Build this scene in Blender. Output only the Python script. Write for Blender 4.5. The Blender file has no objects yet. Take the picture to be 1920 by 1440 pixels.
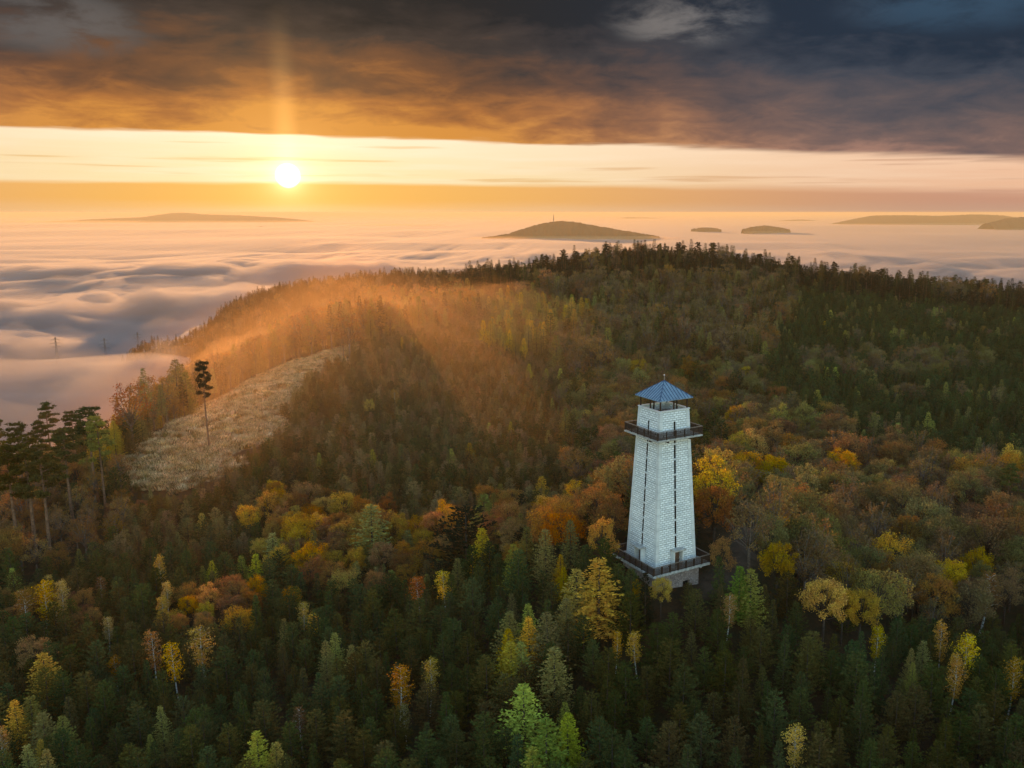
import bpy, math, random
import numpy as np
from mathutils import Vector, Matrix

SC = bpy.context.scene
COL = SC.collection
RNG = np.random.default_rng(7)
random.seed(7)

# ------------------------------------------------------------------ camera
F_PX, PPX, PPY = 1663.0, 1080.0, 720.0          # focal length and principal point for a 1920 px wide frame
PITCH = math.atan((720 - 398) / F_PX)
CAM_Z = 100.0
cam = bpy.data.cameras.new('camera')
cam.sensor_width = 36.0
cam.lens = 36.0 * F_PX / 1920
cam.shift_x = (960 - PPX) / 1920
cam.clip_start, cam.clip_end = 1.0, 120000.0
cam_ob = bpy.data.objects.new('camera', cam)
cam_ob.location = (0, 0, CAM_Z)
cam_ob.rotation_euler = (math.pi / 2 - PITCH, 0, 0)
COL.objects.link(cam_ob)
SC.camera = cam_ob

SUN_AZ = math.atan2(540 - PPX, F_PX * math.cos(PITCH) + 385 * math.sin(PITCH))
SUN_EL = math.radians(2.15)
SUN = Vector((math.sin(SUN_AZ) * math.cos(SUN_EL), math.cos(SUN_AZ) * math.cos(SUN_EL), math.sin(SUN_EL)))

# ------------------------------------------------------------------ world, sun, exposure
SC.view_settings.view_transform = 'Standard'
SC.view_settings.look = 'None'
SC.view_settings.exposure = 0.0
SC.view_settings.gamma = 1.0
SC.view_settings.use_curve_mapping = False
cy = SC.cycles
cy.max_bounces = 8
cy.diffuse_bounces = 2
cy.glossy_bounces = 2
cy.transmission_bounces = 2
cy.transparent_max_bounces = 8
cy.volume_bounces = 3
cy.sample_clamp_indirect = 4.0
cy.use_denoising = True
cy.denoiser = 'OPENIMAGEDENOISE'
cy.denoising_input_passes = 'RGB_ALBEDO_NORMAL'
SC.render.threads_mode = 'AUTO'


class NT:
    """small helper for writing node trees as expressions"""
    def __init__(self, tree):
        self.t = tree
        tree.nodes.clear()

    def new(self, kind, props=None, **inputs):
        n = self.t.nodes.new(kind)
        for k, v in (props or {}).items():
            setattr(n, k, v)
        for k, v in inputs.items():
            key = int(k[1:]) if k[0] == '_' and k[1:].isdigit() else k.replace('_', ' ')
            self.put(n.inputs[key], v)
        return n

    def put(self, sock, v):
        if isinstance(v, bpy.types.NodeSocket):
            self.t.links.new(v, sock)
        elif isinstance(v, bpy.types.Node):
            self.t.links.new(v.outputs[0], sock)
        else:
            if sock.type == 'RGBA' and len(v) == 3:
                v = (*v, 1.0)
            sock.default_value = v

    def m(self, op, a, b=0.0, c=None, clamp=False):
        n = self.t.nodes.new('ShaderNodeMath')
        n.operation, n.use_clamp = op, clamp
        self.put(n.inputs[0], a)
        self.put(n.inputs[1], b)
        if c is not None:
            self.put(n.inputs[2], c)
        return n.outputs[0]

    def smooth(self, x, lo, hi, a=0.0, b=1.0, kind='SMOOTHSTEP'):
        n = self.t.nodes.new('ShaderNodeMapRange')
        n.interpolation_type = kind
        for s, v in zip(n.inputs, (x, lo, hi, a, b)):
            self.put(s, v)
        return n.outputs[0]

    def mix(self, f, a, b, blend='MIX'):
        n = self.t.nodes.new('ShaderNodeMix')
        n.data_type, n.blend_type = 'RGBA', blend
        self.put(n.inputs[0], f)
        self.put(n.inputs[6], a)
        self.put(n.inputs[7], b)
        return n.outputs[2]

    def noise(self, vec, scale, detail=4.0, rough=0.55, dist=0.0):
        n = self.new('ShaderNodeTexNoise', None, Scale=scale, Detail=detail, Roughness=rough, Distortion=dist)
        if vec is not None:
            self.put(n.inputs['Vector'], vec)
        return n.outputs[0]

    def ramp(self, x, stops):
        n = self.t.nodes.new('ShaderNodeValToRGB')
        el = n.color_ramp.elements
        while len(el) < len(stops):
            el.new(0.5)
        for e, (p, c) in zip(el, stops):
            e.position, e.color = p, (*c, 1.0)
        self.put(n.inputs[0], x)
        return n.outputs[0]


def build_world():
    w = bpy.data.worlds.new('World')
    SC.world = w
    w.use_nodes = True
    t = NT(w.node_tree)
    d = t.new('ShaderNodeTexCoord').outputs['Generated']
    xyz = t.new('ShaderNodeSeparateXYZ', None, _0=d)
    X, Y, Z = xyz.outputs
    deg = 180 / math.pi
    e = t.m('MULTIPLY', t.m('ARCSINE', Z), deg)
    az = t.m('MULTIPLY', t.m('ARCTAN2', X, Y), deg)
    sdot = t.new('ShaderNodeVectorMath', {'operation': 'DOT_PRODUCT'}, _0=d, _1=tuple(SUN)).outputs['Value']
    sang = t.m('MULTIPLY', t.m('ARCCOSINE', t.m('MINIMUM', sdot, 0.9999999)), deg)
    daz = t.m('SUBTRACT', az, math.degrees(SUN_AZ))
    daz = t.m('ABSOLUTE', daz)
    near = t.smooth(daz, 0.0, 44.0, 1.0, 0.0)                 # 1 towards the sun's azimuth
    # streaky coordinates for the low bands, and a flat deck seen in perspective for the cloud
    band_v = t.new('ShaderNodeCombineXYZ', None, X=t.m('MULTIPLY', az, 0.05), Y=t.m('MULTIPLY', e, 0.9), Z=0.0).outputs[0]
    inv = t.m('DIVIDE', 1.0, t.m('ADD', t.m('MAXIMUM', Z, 0.0), 0.20))
    deck_v = t.new('ShaderNodeCombineXYZ', None, X=t.m('MULTIPLY', X, inv), Y=t.m('MULTIPLY', Y, inv), Z=0.0).outputs[0]
    n_band = t.noise(band_v, 1.6, 4, 0.55)
    n_edge = t.noise(band_v, 2.2, 3, 0.5)
    n_big = t.noise(deck_v, 1.3, 5, 0.55, 0.4)
    n_mid = t.noise(deck_v, 4.6, 6, 0.62, 0.35)
    # low haze bank on the horizon
    haze_c = t.mix(near, (0.56, 0.29, 0.19), (0.98, 0.50, 0.105))
    haze_c = t.mix(t.smooth(e, -0.5, 2.2, 0.0, 0.35), haze_c, t.mix(near, (0.70, 0.38, 0.25), (1.0, 0.56, 0.15)))
    haze_c = t.mix(t.smooth(t.m('ADD', e, t.m('MULTIPLY', n_band, 0.5)), 0.1, 1.1, 0.9, 0.0), haze_c, t.mix(near, HORIZON_FAR, HORIZON_NEAR))
    # bright gap of clear sky
    clear_c = t.mix(near, (0.82, 0.47, 0.29), (1.03, 0.83, 0.45))
    clear_c = t.mix(t.smooth(n_band, 0.38, 0.72, 0.0, 0.55), clear_c, t.mix(near, (0.9, 0.62, 0.42), (1.1, 0.93, 0.66)))
    rise = t.smooth(t.m('ADD', e, t.m('MULTIPLY', az, 0.033)), 1.6, 4.4)
    clear_c = t.mix(t.m('MULTIPLY', rise, 0.55), clear_c, t.mix(near, (0.98, 0.66, 0.45), (1.15, 0.98, 0.75)))
    wisp = t.smooth(t.noise(t.new('ShaderNodeCombineXYZ', None, X=t.m('MULTIPLY', az, 0.07), Y=t.m('MULTIPLY', e, 2.2), Z=3.0).outputs[0], 1.1, 3, 0.5), 0.57, 0.70)
    clear_c = t.mix(t.m('MULTIPLY', wisp, 0.6), clear_c, t.mix(near, (0.6, 0.33, 0.22), (0.85, 0.48, 0.14)))
    bank = t.m('SUBTRACT', t.m('SUBTRACT', 1.64, t.m('MULTIPLY', az, 0.010)), t.m('MULTIPLY', t.m('MULTIPLY', az, az), 0.0003))
    bank = t.m('ADD', bank, t.m('MULTIPLY', t.m('SUBTRACT', n_edge, 0.5), 0.4))
    soft = t.smooth(daz, 10.0, 40.0, 0.32, 0.8)
    k = t.m('DIVIDE', t.m('SUBTRACT', e, bank), soft)
    low = t.mix(t.smooth(k, -0.5, 0.5), haze_c, clear_c)
    # cloud deck
    edge = t.m('SUBTRACT', t.m('SUBTRACT', 4.2, t.m('MULTIPLY', az, 0.03)), t.m('MULTIPLY', t.m('MULTIPLY', az, az), 0.0007))
    edge = t.m('ADD', edge, t.m('MULTIPLY', t.m('SUBTRACT', n_edge, 0.5), 0.75))
    edge = t.m('ADD', edge, t.m('MULTIPLY', t.m('SUBTRACT', t.noise(band_v, 9.0, 4, 0.6), 0.5), 0.22))
    up = t.m('SUBTRACT', e, edge)
    lit = t.m('ADD', t.m('DIVIDE', up, 7.4), t.m('MULTIPLY', t.m('SUBTRACT', n_big, 0.5), 0.75))
    lit = t.m('ADD', lit, t.m('MULTIPLY', t.m('SUBTRACT', n_mid, 0.5), 0.75))
    lit = t.m('ADD', lit, t.smooth(daz, 0.0, 30.0, -0.06, 0.10))
    c_sun = t.ramp(lit, [(0.0, (0.70, 0.29, 0.055)), (0.22, (0.43, 0.165, 0.045)), (0.45, (0.19, 0.085, 0.04)), (0.75, (0.062, 0.046, 0.038)), (1.0, (0.026, 0.024, 0.023))])
    c_far = t.ramp(lit, [(0.0, (0.36, 0.20, 0.15)), (0.2, (0.20, 0.13, 0.115)), (0.45, (0.115, 0.095, 0.10)), (0.75, (0.055, 0.064, 0.085)), (1.0, (0.022, 0.034, 0.055))])
    deck = t.mix(t.smooth(daz, 8.0, 36.0, 1.0, 0.0), c_far, c_sun)
    # thin places where the upper sky shows pale through the deck
    def patch(a0, e0, wa, we):
        qa = t.m('DIVIDE', t.m('SUBTRACT', az, a0), wa)
        qe = t.m('DIVIDE', t.m('SUBTRACT', e, e0), we)
        q = t.m('ADD', t.m('MULTIPLY', qa, qa), t.m('MULTIPLY', qe, qe))
        return t.smooth(q, 0.0, 1.0, 1.0, 0.0)
    pq = t.m('MAXIMUM', patch(6.8, 11.3, 6.0, 2.0), t.m('MULTIPLY', patch(22.5, 12.0, 9.0, 2.6), 0.8))
    pq = t.m('MAXIMUM', pq, t.m('MULTIPLY', patch(-29.0, 10.0, 6.0, 2.2), 0.55))
    hole = t.m('MULTIPLY', pq, t.smooth(t.m('ADD', n_mid, t.m('MULTIPLY', t.m('SUBTRACT', n_big, 0.5), 0.6)), 0.36, 0.66))
    hole = t.m('MULTIPLY', hole, 0.75)
    deck = t.mix(hole, deck, t.mix(t.smooth(az, 4.0, 20.0), (0.24, 0.215, 0.20), (0.05, 0.10, 0.16)))
    # edge of the deck glows where the gap shows past it
    sharp = t.smooth(daz, 10.0, 40.0, 0.25, 0.55)
    front = t.mix(t.smooth(t.m('DIVIDE', up, sharp), -0.6, 0.6), low, deck)
    # aureole, disc and pillar of the low sun
    aur = t.m('MULTIPLY', t.m('POWER', 2.718, t.m('MULTIPLY', sang, -0.34)), 0.50)
    aur2 = t.m('MULTIPLY', t.m('POWER', 2.718, t.m('MULTIPLY', sang, -2.0)), 1.7)
    pil = t.m('MULTIPLY', t.smooth(daz, 0.0, 1.0, 1.0, 0.0), t.smooth(e, 3.0, 12.5, 0.26, 0.0))
    pil = t.m('MULTIPLY', pil, t.smooth(e, 0.5, 3.5, 0.0, 1.0))
    disc = t.smooth(sang, 0.42, 0.78, 6.0, 0.0)
    glow = t.mix(1.0, (0, 0, 0), (1.0, 0.55, 0.16))
    gl = t.new('ShaderNodeVectorMath', {'operation': 'SCALE'}, _0=glow)
    t.put(gl.inputs['Scale'], t.m('ADD', aur, pil))
    gl2 = t.new('ShaderNodeVectorMath', {'operation': 'SCALE'}, _0=(1.0, 0.86, 0.55))
    t.put(gl2.inputs['Scale'], t.m('ADD', aur2, disc))
    front = t.mix(1.0, front, gl.outputs[0], 'ADD')
    front = t.mix(1.0, front, gl2.outputs[0], 'ADD')
    # behind the camera and overhead: open blue morning sky
    sky = t.new('ShaderNodeTexSky', {'sky_type': 'NISHITA', 'sun_disc': False, 'sun_elevation': SUN_EL,
                                     'sun_rotation': SUN_AZ % (2 * math.pi), 'altitude': 400.0, 'dust_density': 0.6})
    skyc = t.new('ShaderNodeVectorMath', {'operation': 'SCALE'}, _0=sky.outputs[0])
    skyc.inputs['Scale'].default_value = BACK_SKY
    back = t.mix(1.0, skyc.outputs[0], BACK_TINT, 'MULTIPLY')
    f = t.m('MULTIPLY', t.smooth(Y, 0.0, 0.45), t.smooth(e, 16.0, 40.0, 1.0, 0.0))
    col = t.mix(f, back, front)
    bg = t.new('ShaderNodeBackground', None, Color=col)
    bg.inputs['Strength'].default_value = 1.0
    out = t.new('ShaderNodeOutputWorld')
    t.t.links.new(bg.outputs[0], out.inputs[0])
    w.cycles.sampling_method = 'MANUAL'
    w.cycles.sample_map_resolution = 1024


HORIZON_NEAR, HORIZON_FAR = (1.0, 0.60, 0.27), (0.55, 0.34, 0.24)
BACK_SKY = 1.08
BACK_TINT = (0.82, 0.97, 1.12)
build_world()

sun = bpy.data.lights.new('sun', 'SUN')
sun.energy = 5.0
sun.angle = math.radians(0.6)
sun.color = (1.0, 0.46, 0.14)
sun_ob = bpy.data.objects.new('sun', sun)
sun_ob.rotation_mode = 'QUATERNION'
LAMP = Vector((SUN.x, SUN.y, math.tan(math.radians(5.0))))
sun_ob.rotation_quaternion = LAMP.to_track_quat('Z', 'Y')
sun_ob.location = (-200, 600, 300)
COL.objects.link(sun_ob)


# ------------------------------------------------------------------ helpers
def proj(X, Y, Z):
    """world point -> pixel of the 1920x1440 photograph, and depth (used to lay out kinds of trees)"""
    Z = Z - CAM_Z
    zf = Y * math.cos(PITCH) - Z * math.sin(PITCH)
    yu = Y * math.sin(PITCH) + Z * math.cos(PITCH)
    zs = np.where(zf > 1, zf, 1)
    return PPX + F_PX * X / zs, PPY - F_PX * yu / zs, zf


def at(u, v, Y):
    """the world point seen at pixel (u, v) at the forward distance Y"""
    x, yu = (u - PPX) / F_PX, (PPY - v) / F_PX
    dY = math.cos(PITCH) + yu * math.sin(PITCH)
    return np.array([x / dY * Y, Y, CAM_Z + (yu * math.cos(PITCH) - math.sin(PITCH)) / dY * Y])


class Noise:
    """2-D gradient noise on numpy arrays"""
    def __init__(self, seed):
        r = np.random.default_rng(seed)
        self.p = r.permutation(256)
        a = r.random(256) * 2 * math.pi
        self.g = np.stack([np.cos(a), np.sin(a)], 1)

    def __call__(self, x, y):
        xi, yi = np.floor(x).astype(int), np.floor(y).astype(int)
        xf, yf = x - xi, y - yi
        s = lambda t: t * t * t * (t * (t * 6 - 15) + 10)
        u, v = s(xf), s(yf)

        def g(ix, iy, dx, dy):
            h = self.p[(self.p[ix & 255] + iy) & 255]
            return self.g[h, 0] * dx + self.g[h, 1] * dy
        a = g(xi, yi, xf, yf) * (1 - u) + g(xi + 1, yi, xf - 1, yf) * u
        b = g(xi, yi + 1, xf, yf - 1) * (1 - u) + g(xi + 1, yi + 1, xf - 1, yf - 1) * u
        return (a * (1 - v) + b * v) * 1.5

    def fbm(self, x, y, octaves=4, gain=0.5):
        t, amp, f = 0, 1.0, 1.0
        for _ in range(octaves):
            t = t + amp * self(x * f + 17.3 * f, y * f - 9.1 * f)
            amp *= gain
            f *= 2.03
        return t


N1, N2, N3 = Noise(1), Noise(2), Noise(3)


def mesh_np(name, verts, quads=None, tris=None, smooth=False):
    me = bpy.data.meshes.new(name)
    verts = np.asarray(verts, dtype=np.float32)
    loops, starts = [], []
    n = 0
    if quads is not None and len(quads):
        q = np.asarray(quads, dtype=np.int32)
        loops.append(q.ravel())
        starts.append(n + np.arange(len(q)) * 4)
        n += q.size
    if tris is not None and len(tris):
        q = np.asarray(tris, dtype=np.int32)
        loops.append(q.ravel())
        starts.append(n + np.arange(len(q)) * 3)
        n += q.size
    loops, starts = np.concatenate(loops), np.concatenate(starts)
    me.vertices.add(len(verts))
    me.vertices.foreach_set('co', verts.ravel())
    me.loops.add(len(loops))
    me.loops.foreach_set('vertex_index', loops.astype(np.int32))
    me.polygons.add(len(starts))
    me.polygons.foreach_set('loop_start', starts.astype(np.int32))
    if smooth:
        me.polygons.foreach_set('use_smooth', np.ones(len(starts), dtype=bool))
    me.update(calc_edges=True)
    me.validate()
    return me


def link(name, me, mat=None, parent=None):
    o = bpy.data.objects.new(name, me)
    if mat is not None and me is not None and not me.materials:
        me.materials.append(mat)
    COL.objects.link(o)
    if parent is not None:
        o.parent = parent
    return o


def tag(o, label=None, cat=None, group=None, kind=None):
    if label:
        o['label'] = label
    if cat:
        o['category'] = cat
    if group:
        o['group'] = group
    if kind:
        o['kind'] = kind
    return o


def empty(name, loc, rz=0.0):
    o = bpy.data.objects.new(name, None)
    o.empty_display_size = 0.5
    o.location = loc
    o.rotation_euler = (0, 0, rz)
    COL.objects.link(o)
    return o


class MB:
    """collects simple solids as one mesh"""
    def __init__(self):
        self.v, self.f = [], []

    def add(self, verts, faces):
        b = len(self.v)
        self.v += [tuple(map(float, p)) for p in verts]
        self.f += [tuple(i + b for i in f) for f in faces]

    def box(self, c, s, rz=0.0, M=None):
        x, y, z = s[0] / 2, s[1] / 2, s[2] / 2
        vs = [Vector((a * x, b * y, q * z)) for q in (-1, 1) for a, b in ((-1, -1), (1, -1), (1, 1), (-1, 1))]
        R = Matrix.Rotation(rz, 3, 'Z') if M is None else M
        self.add([R @ p + Vector(c) for p in vs], [(3, 2, 1, 0), (4, 5, 6, 7), (0, 1, 5, 4), (1, 2, 6, 5), (2, 3, 7, 6), (3, 0, 4, 7)])

    def tube(self, pts, radii, n=7, caps=True):
        rings = []
        pts = [Vector(p) for p in pts]
        for i, p in enumerate(pts):
            d = (pts[min(i + 1, len(pts) - 1)] - pts[max(i - 1, 0)]).normalized()
            a = d.orthogonal().normalized() if abs(d.z) < 0.95 else Vector((1, 0, 0)) - d * d.x
            a.normalize()
            b = d.cross(a)
            rings.append([p + (a * math.cos(k * 2 * math.pi / n) + b * math.sin(k * 2 * math.pi / n)) * radii[i] for k in range(n)])
        vs = [q for r in rings for q in r]
        fs = [(i * n + k, i * n + (k + 1) % n, (i + 1) * n + (k + 1) % n, (i + 1) * n + k) for i in range(len(pts) - 1) for k in range(n)]
        if caps:
            fs += [tuple(reversed(range(n))), tuple((len(pts) - 1) * n + k for k in range(n))]
        self.add(vs, fs)

    def frustum(self, z0, r0, z1, r1, cap=True):
        """square frustum, R = half diagonal, corners on the axes"""
        vs = [(r * math.cos(k * math.pi / 2), r * math.sin(k * math.pi / 2), z) for r, z in ((r0, z0), (r1, z1)) for k in range(4)]
        self.add(vs, [(0, 1, 5, 4), (1, 2, 6, 5), (2, 3, 7, 6), (3, 0, 4, 7)] + ([(3, 2, 1, 0), (4, 5, 6, 7)] if cap else []))

    def mesh(self, name, smooth=False):
        me = bpy.data.meshes.new(name)
        me.from_pydata(self.v, [], self.f)
        if smooth:
            for p in me.polygons:
                p.use_smooth = True
        me.update()
        return me

    def build(self, name, mat, parent=None, smooth=False):
        return link(name, self.mesh(name, smooth), mat, parent)


def material(name):
    m = bpy.data.materials.new(name)
    m.use_nodes = True
    return m, NT(m.node_tree)


def simple_mat(name, color, rough=0.8, metallic=0.0, vary=0.15, scale=3.0, bump=0.0, spec=0.3):
    m, t = material(name)
    co = t.new('ShaderNodeTexCoord').outputs['Object']
    n = t.noise(co, scale, 5, 0.6)
    c = t.mix(t.smooth(n, 0.3, 0.7), tuple(x * (1 - vary) for x in color), tuple(min(1, x * (1 + vary)) for x in color))
    b = t.new('ShaderNodeBsdfPrincipled', None, Base_Color=c, Roughness=rough, Metallic=metallic)
    b.inputs['Specular IOR Level'].default_value = spec
    if bump:
        bp = t.new('ShaderNodeBump', None, Strength=bump, Height=n)
        t.t.links.new(bp.outputs[0], b.inputs['Normal'])
    o = t.new('ShaderNodeOutputMaterial')
    t.t.links.new(b.outputs[0], o.inputs[0])
    return m


def volume_mat(name, color, density, aniso):
    m, t = material(name)
    v = t.new('ShaderNodeVolumePrincipled')
    t.put(v.inputs['Color'], color)
    v.inputs['Density'].default_value = density
    v.inputs['Anisotropy'].default_value = aniso
    o = t.new('ShaderNodeOutputMaterial')
    t.t.links.new(v.outputs[0], o.inputs['Volume'])
    m.cycles.homogeneous_volume = True
    return m


# ------------------------------------------------------------------ terrain
PIX = [  # pixel u, v, forward distance, canopy height to take off
    (0, 1440, 82, 9), (480, 1440, 80, 9), (960, 1440, 78, 9), (1440, 1440, 78, 9), (1920, 1440, 82, 9),
    (0, 1250, 105, 8), (480, 1250, 104, 8), (480, 1100, 130, 8), (800, 1050, 140, 8), (1000, 1270, 95, 8),
    (1090, 1050, 120, 0), (1307, 1100, 113, 0.3), (1240, 1095, 113, 0.3), (1500, 1000, 137, 12), (1400, 1040, 120, 0), (1420, 960, 143, 0.5),
    (1600, 960, 152, 12), (1900, 950, 170, 11), (1900, 1200, 110, 9), (1900, 800, 260, 10), (1700, 720, 330, 10),
    (1600, 620, 420, 12), (1900, 640, 400, 10), (1920, 555, 560, 12), (1700, 525, 580, 15), (1450, 488, 600, 16),
    (1250, 462, 600, 17), (1350, 468, 600, 17), (1150, 466, 600, 17), (1050, 480, 600, 17), (980, 510, 600, 15), (880, 525, 620, 17), (750, 527, 680, 15),
    (600, 535, 760, 14), (500, 560, 840, 13), (400, 590, 900, 12), (300, 625, 950, 12), (270, 640, 960, 10),
    (330, 720, 800, 4), (450, 640, 800, 8), (560, 590, 720, 10), (700, 560, 620, 10),
    (640, 640, 400, 0), (560, 680, 360, 0), (440, 740, 300, 0), (300, 800, 255, 0), (230, 870, 215, 0), (388, 825, 240, 0),
    (400, 900, 205, 2), (550, 800, 260, 2), (600, 740, 300, 0), (680, 655, 375, 0), (300, 760, 330, 14), (180, 770, 260, 18),
    (30, 800, 235, 18), (75, 1030, 165, 0), (200, 960, 185, 3),
    (700, 850, 215, 6), (1000, 760, 280, 8), (700, 700, 320, 6), (900, 620, 420, 8), (1050, 650, 370, 12), (1200, 650, 380, 12),
    (1150, 850, 190, 10), (1100, 560, 480, 15), (1300, 560, 480, 15), (1350, 760, 270, 12), (1450, 850, 210, 12), (1350, 900, 155, 12),
    (900, 900, 185, 7), (700, 960, 165, 8), (300, 1000, 165, 7),
]
XYZ = [at(u, v, y) - np.array([0, 0, c]) for u, v, y, c in PIX]
XYZ += [np.array(p, float) for p in (
    (-260, 300, -15), (-330, 400, -60), (-210, 450, -12), (-320, 600, -95), (-170, 620, -10), (-420, 250, -95), (-300, 120, -20), (-200, 140, 15),
    (60, 850, -20), (300, 850, -30), (0, 1000, -90), (-150, 1050, -80), (-330, 1150, -120), (-470, 1000, -120), (-480, 800, -130), (-420, 880, -95), (-540, 930, -110), (-530, 850, -120),
    (600, 650, -10), (480, 560, 14), (430, 300, 8), (300, 150, 22), (700, 450, -80), (700, 200, -90), (480, 100, -50),
    (0, 0, 25), (0, 45, 33), (-120, 20, 18), (140, 20, 22), (0, -200, -30), (-300, -100, -60), (300, -100, -40), (-600, 400, -150), (-600, 0, -150),
    (-600, 1000, -150), (200, 1300, -150), (-200, 1400, -150), (700, 1100, -150), (900, 700, -150), (900, 200, -150), (0, -500, -150), (600, -400, -150), (-500, -400, -150))]
XYZ = np.array(XYZ)


def tps_fit(P, z, lam):
    n = len(P)
    d2 = ((P[:, None] - P[None]) ** 2).sum(-1)
    K = np.where(d2 > 0, 0.5 * d2 * np.log(np.maximum(d2, 1e-12)), 0) + lam * np.eye(n)
    A = np.zeros((n + 3, n + 3))
    A[:n, :n] = K
    A[:n, n] = 1
    A[:n, n + 1:] = P
    A[n:, :n] = A[:n, n:].T
    return np.linalg.solve(A, np.concatenate([z, np.zeros(3)]))


TP = XYZ[:, :2] / 100.0
TW = tps_fit(TP, XYZ[:, 2], 0.008)


def terrain_raw(x, y):
    x, y = np.asarray(x, float), np.asarray(y, float)
    sh = x.shape
    q = np.stack([x.ravel(), y.ravel()], 1) / 100.0
    out = np.empty(len(q))
    for i in range(0, len(q), 20000):
        b = q[i:i + 20000]
        d2 = ((b[:, None] - TP[None]) ** 2).sum(-1)
        out[i:i + 20000] = (0.5 * d2 * np.log(np.maximum(d2, 1e-12))) @ TW[:-3] + TW[-3] + b @ TW[-2:]
    z = out.reshape(sh)
    r = np.hypot(x - 50, y - 450)
    far = np.clip((r - 650) / 500, 0, 1)
    far = far * far * (3 - 2 * far)
    z = z * (1 - far) + (-150) * far
    return np.maximum(z, -150) + 0.35 * N1.fbm(x / 9, y / 9, 3)


CLEAR_PX = [(222, 873), (300, 812), (420, 745), (520, 692), (600, 668), (650, 650), (692, 648), (655, 690), (600, 720), (560, 775),
            (500, 822), (440, 866), (385, 907), (330, 926), (262, 918)]
TOWER = np.array([11.84, 117.0])
TW_ROT = -0.235


def inside(poly, u, v):
    r = np.zeros(np.shape(u), bool)
    j = len(poly) - 1
    for i in range(len(poly)):
        (xi, yi), (xj, yj) = poly[i], poly[j]
        c = ((yi > v) != (yj > v)) & (u < (xj - xi) * (v - yi) / ((yj - yi) or 1e-9) + xi)
        r ^= c
        j = i
    return r


def axis(lo, hi, step, reach):
    core = np.arange(lo, hi + step / 2, step)
    g, s, out = [], step, 0
    while out < reach:
        s *= 1.35
        out += s
        g.append(out)
    g = np.array(g)
    return np.concatenate([(lo - g)[::-1], core, hi + g])


GX, GY = axis(-540, 420, 3.0, 40000), axis(30, 1000, 3.0, 40000)
gx, gy = np.meshgrid(GX, GY)
gz = terrain_raw(gx, gy)
# level pad and path by the tower
dt = np.hypot(gx - TOWER[0], gy - TOWER[1])
pad = np.clip(1 - (dt - 8) / 7, 0, 1)
gz = gz * (1 - pad) + (50.2 - 0.16 * np.clip((gx - TOWER[0]) - 0.5 * (gy - TOWER[1]), -9, 9)) * pad


def ground(x, y):
    """bilinear height on the terrain grid"""
    x, y = np.asarray(x, float), np.asarray(y, float)
    i = np.clip(np.searchsorted(GX, x) - 1, 0, len(GX) - 2)
    j = np.clip(np.searchsorted(GY, y) - 1, 0, len(GY) - 2)
    fx = (x - GX[i]) / (GX[i + 1] - GX[i])
    fy = (y - GY[j]) / (GY[j + 1] - GY[j])
    return (gz[j, i] * (1 - fx) + gz[j, i + 1] * fx) * (1 - fy) + (gz[j + 1, i] * (1 - fx) + gz[j + 1, i + 1] * fx) * fy


CLEAR_W = []


def to_ground(u, v, h=0.0, y0=60.0, y1=1200.0):
    """walk along the ray of a pixel until it is h above the ground"""
    ys = np.concatenate([np.arange(y0, 400, 0.5), np.arange(400, y1, 2.0)])
    p0 = at(u, v, 1.0) - np.array([0, 0, CAM_Z])
    X, Z = p0[0] * ys, CAM_Z + p0[2] * ys
    hit = np.nonzero(Z <= ground(X, ys) + h)[0]
    k = hit[0] if len(hit) else len(ys) - 1
    return float(X[k]), float(ys[k])


CLEAR_W = [to_ground(u, v) for u, v in CLEAR_PX]
PATH_W = [to_ground(u, v) for u, v in ((1330, 1100), (1365, 1080), (1392, 1045), (1405, 1010), (1425, 950), (1440, 900))]


TRACK_W = [to_ground(u, v) for u, v in ((230, 884), (300, 846), (390, 800), (470, 768), (560, 722), (640, 686))]


def dist_path(x, y, line=None):
    line = line or PATH_W
    best = np.full(np.shape(x), 1e9)
    for (ax, ay), (bx, by) in zip(line[:-1], line[1:]):
        l2 = (bx - ax) ** 2 + (by - ay) ** 2 or 1e-9
        t = np.clip(((x - ax) * (bx - ax) + (y - ay) * (by - ay)) / l2, 0, 1)
        best = np.minimum(best, np.hypot(x - ax - t * (bx - ax), y - ay - t * (by - ay)))
    return best


def blur(a, n=1):
    for _ in range(n):
        b = np.pad(a, 1, mode='edge')
        a = (b[:-2, 1:-1] + b[2:, 1:-1] + b[1:-1, :-2] + b[1:-1, 2:] + 2 * b[1:-1, 1:-1]) / 6
    return a


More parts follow.
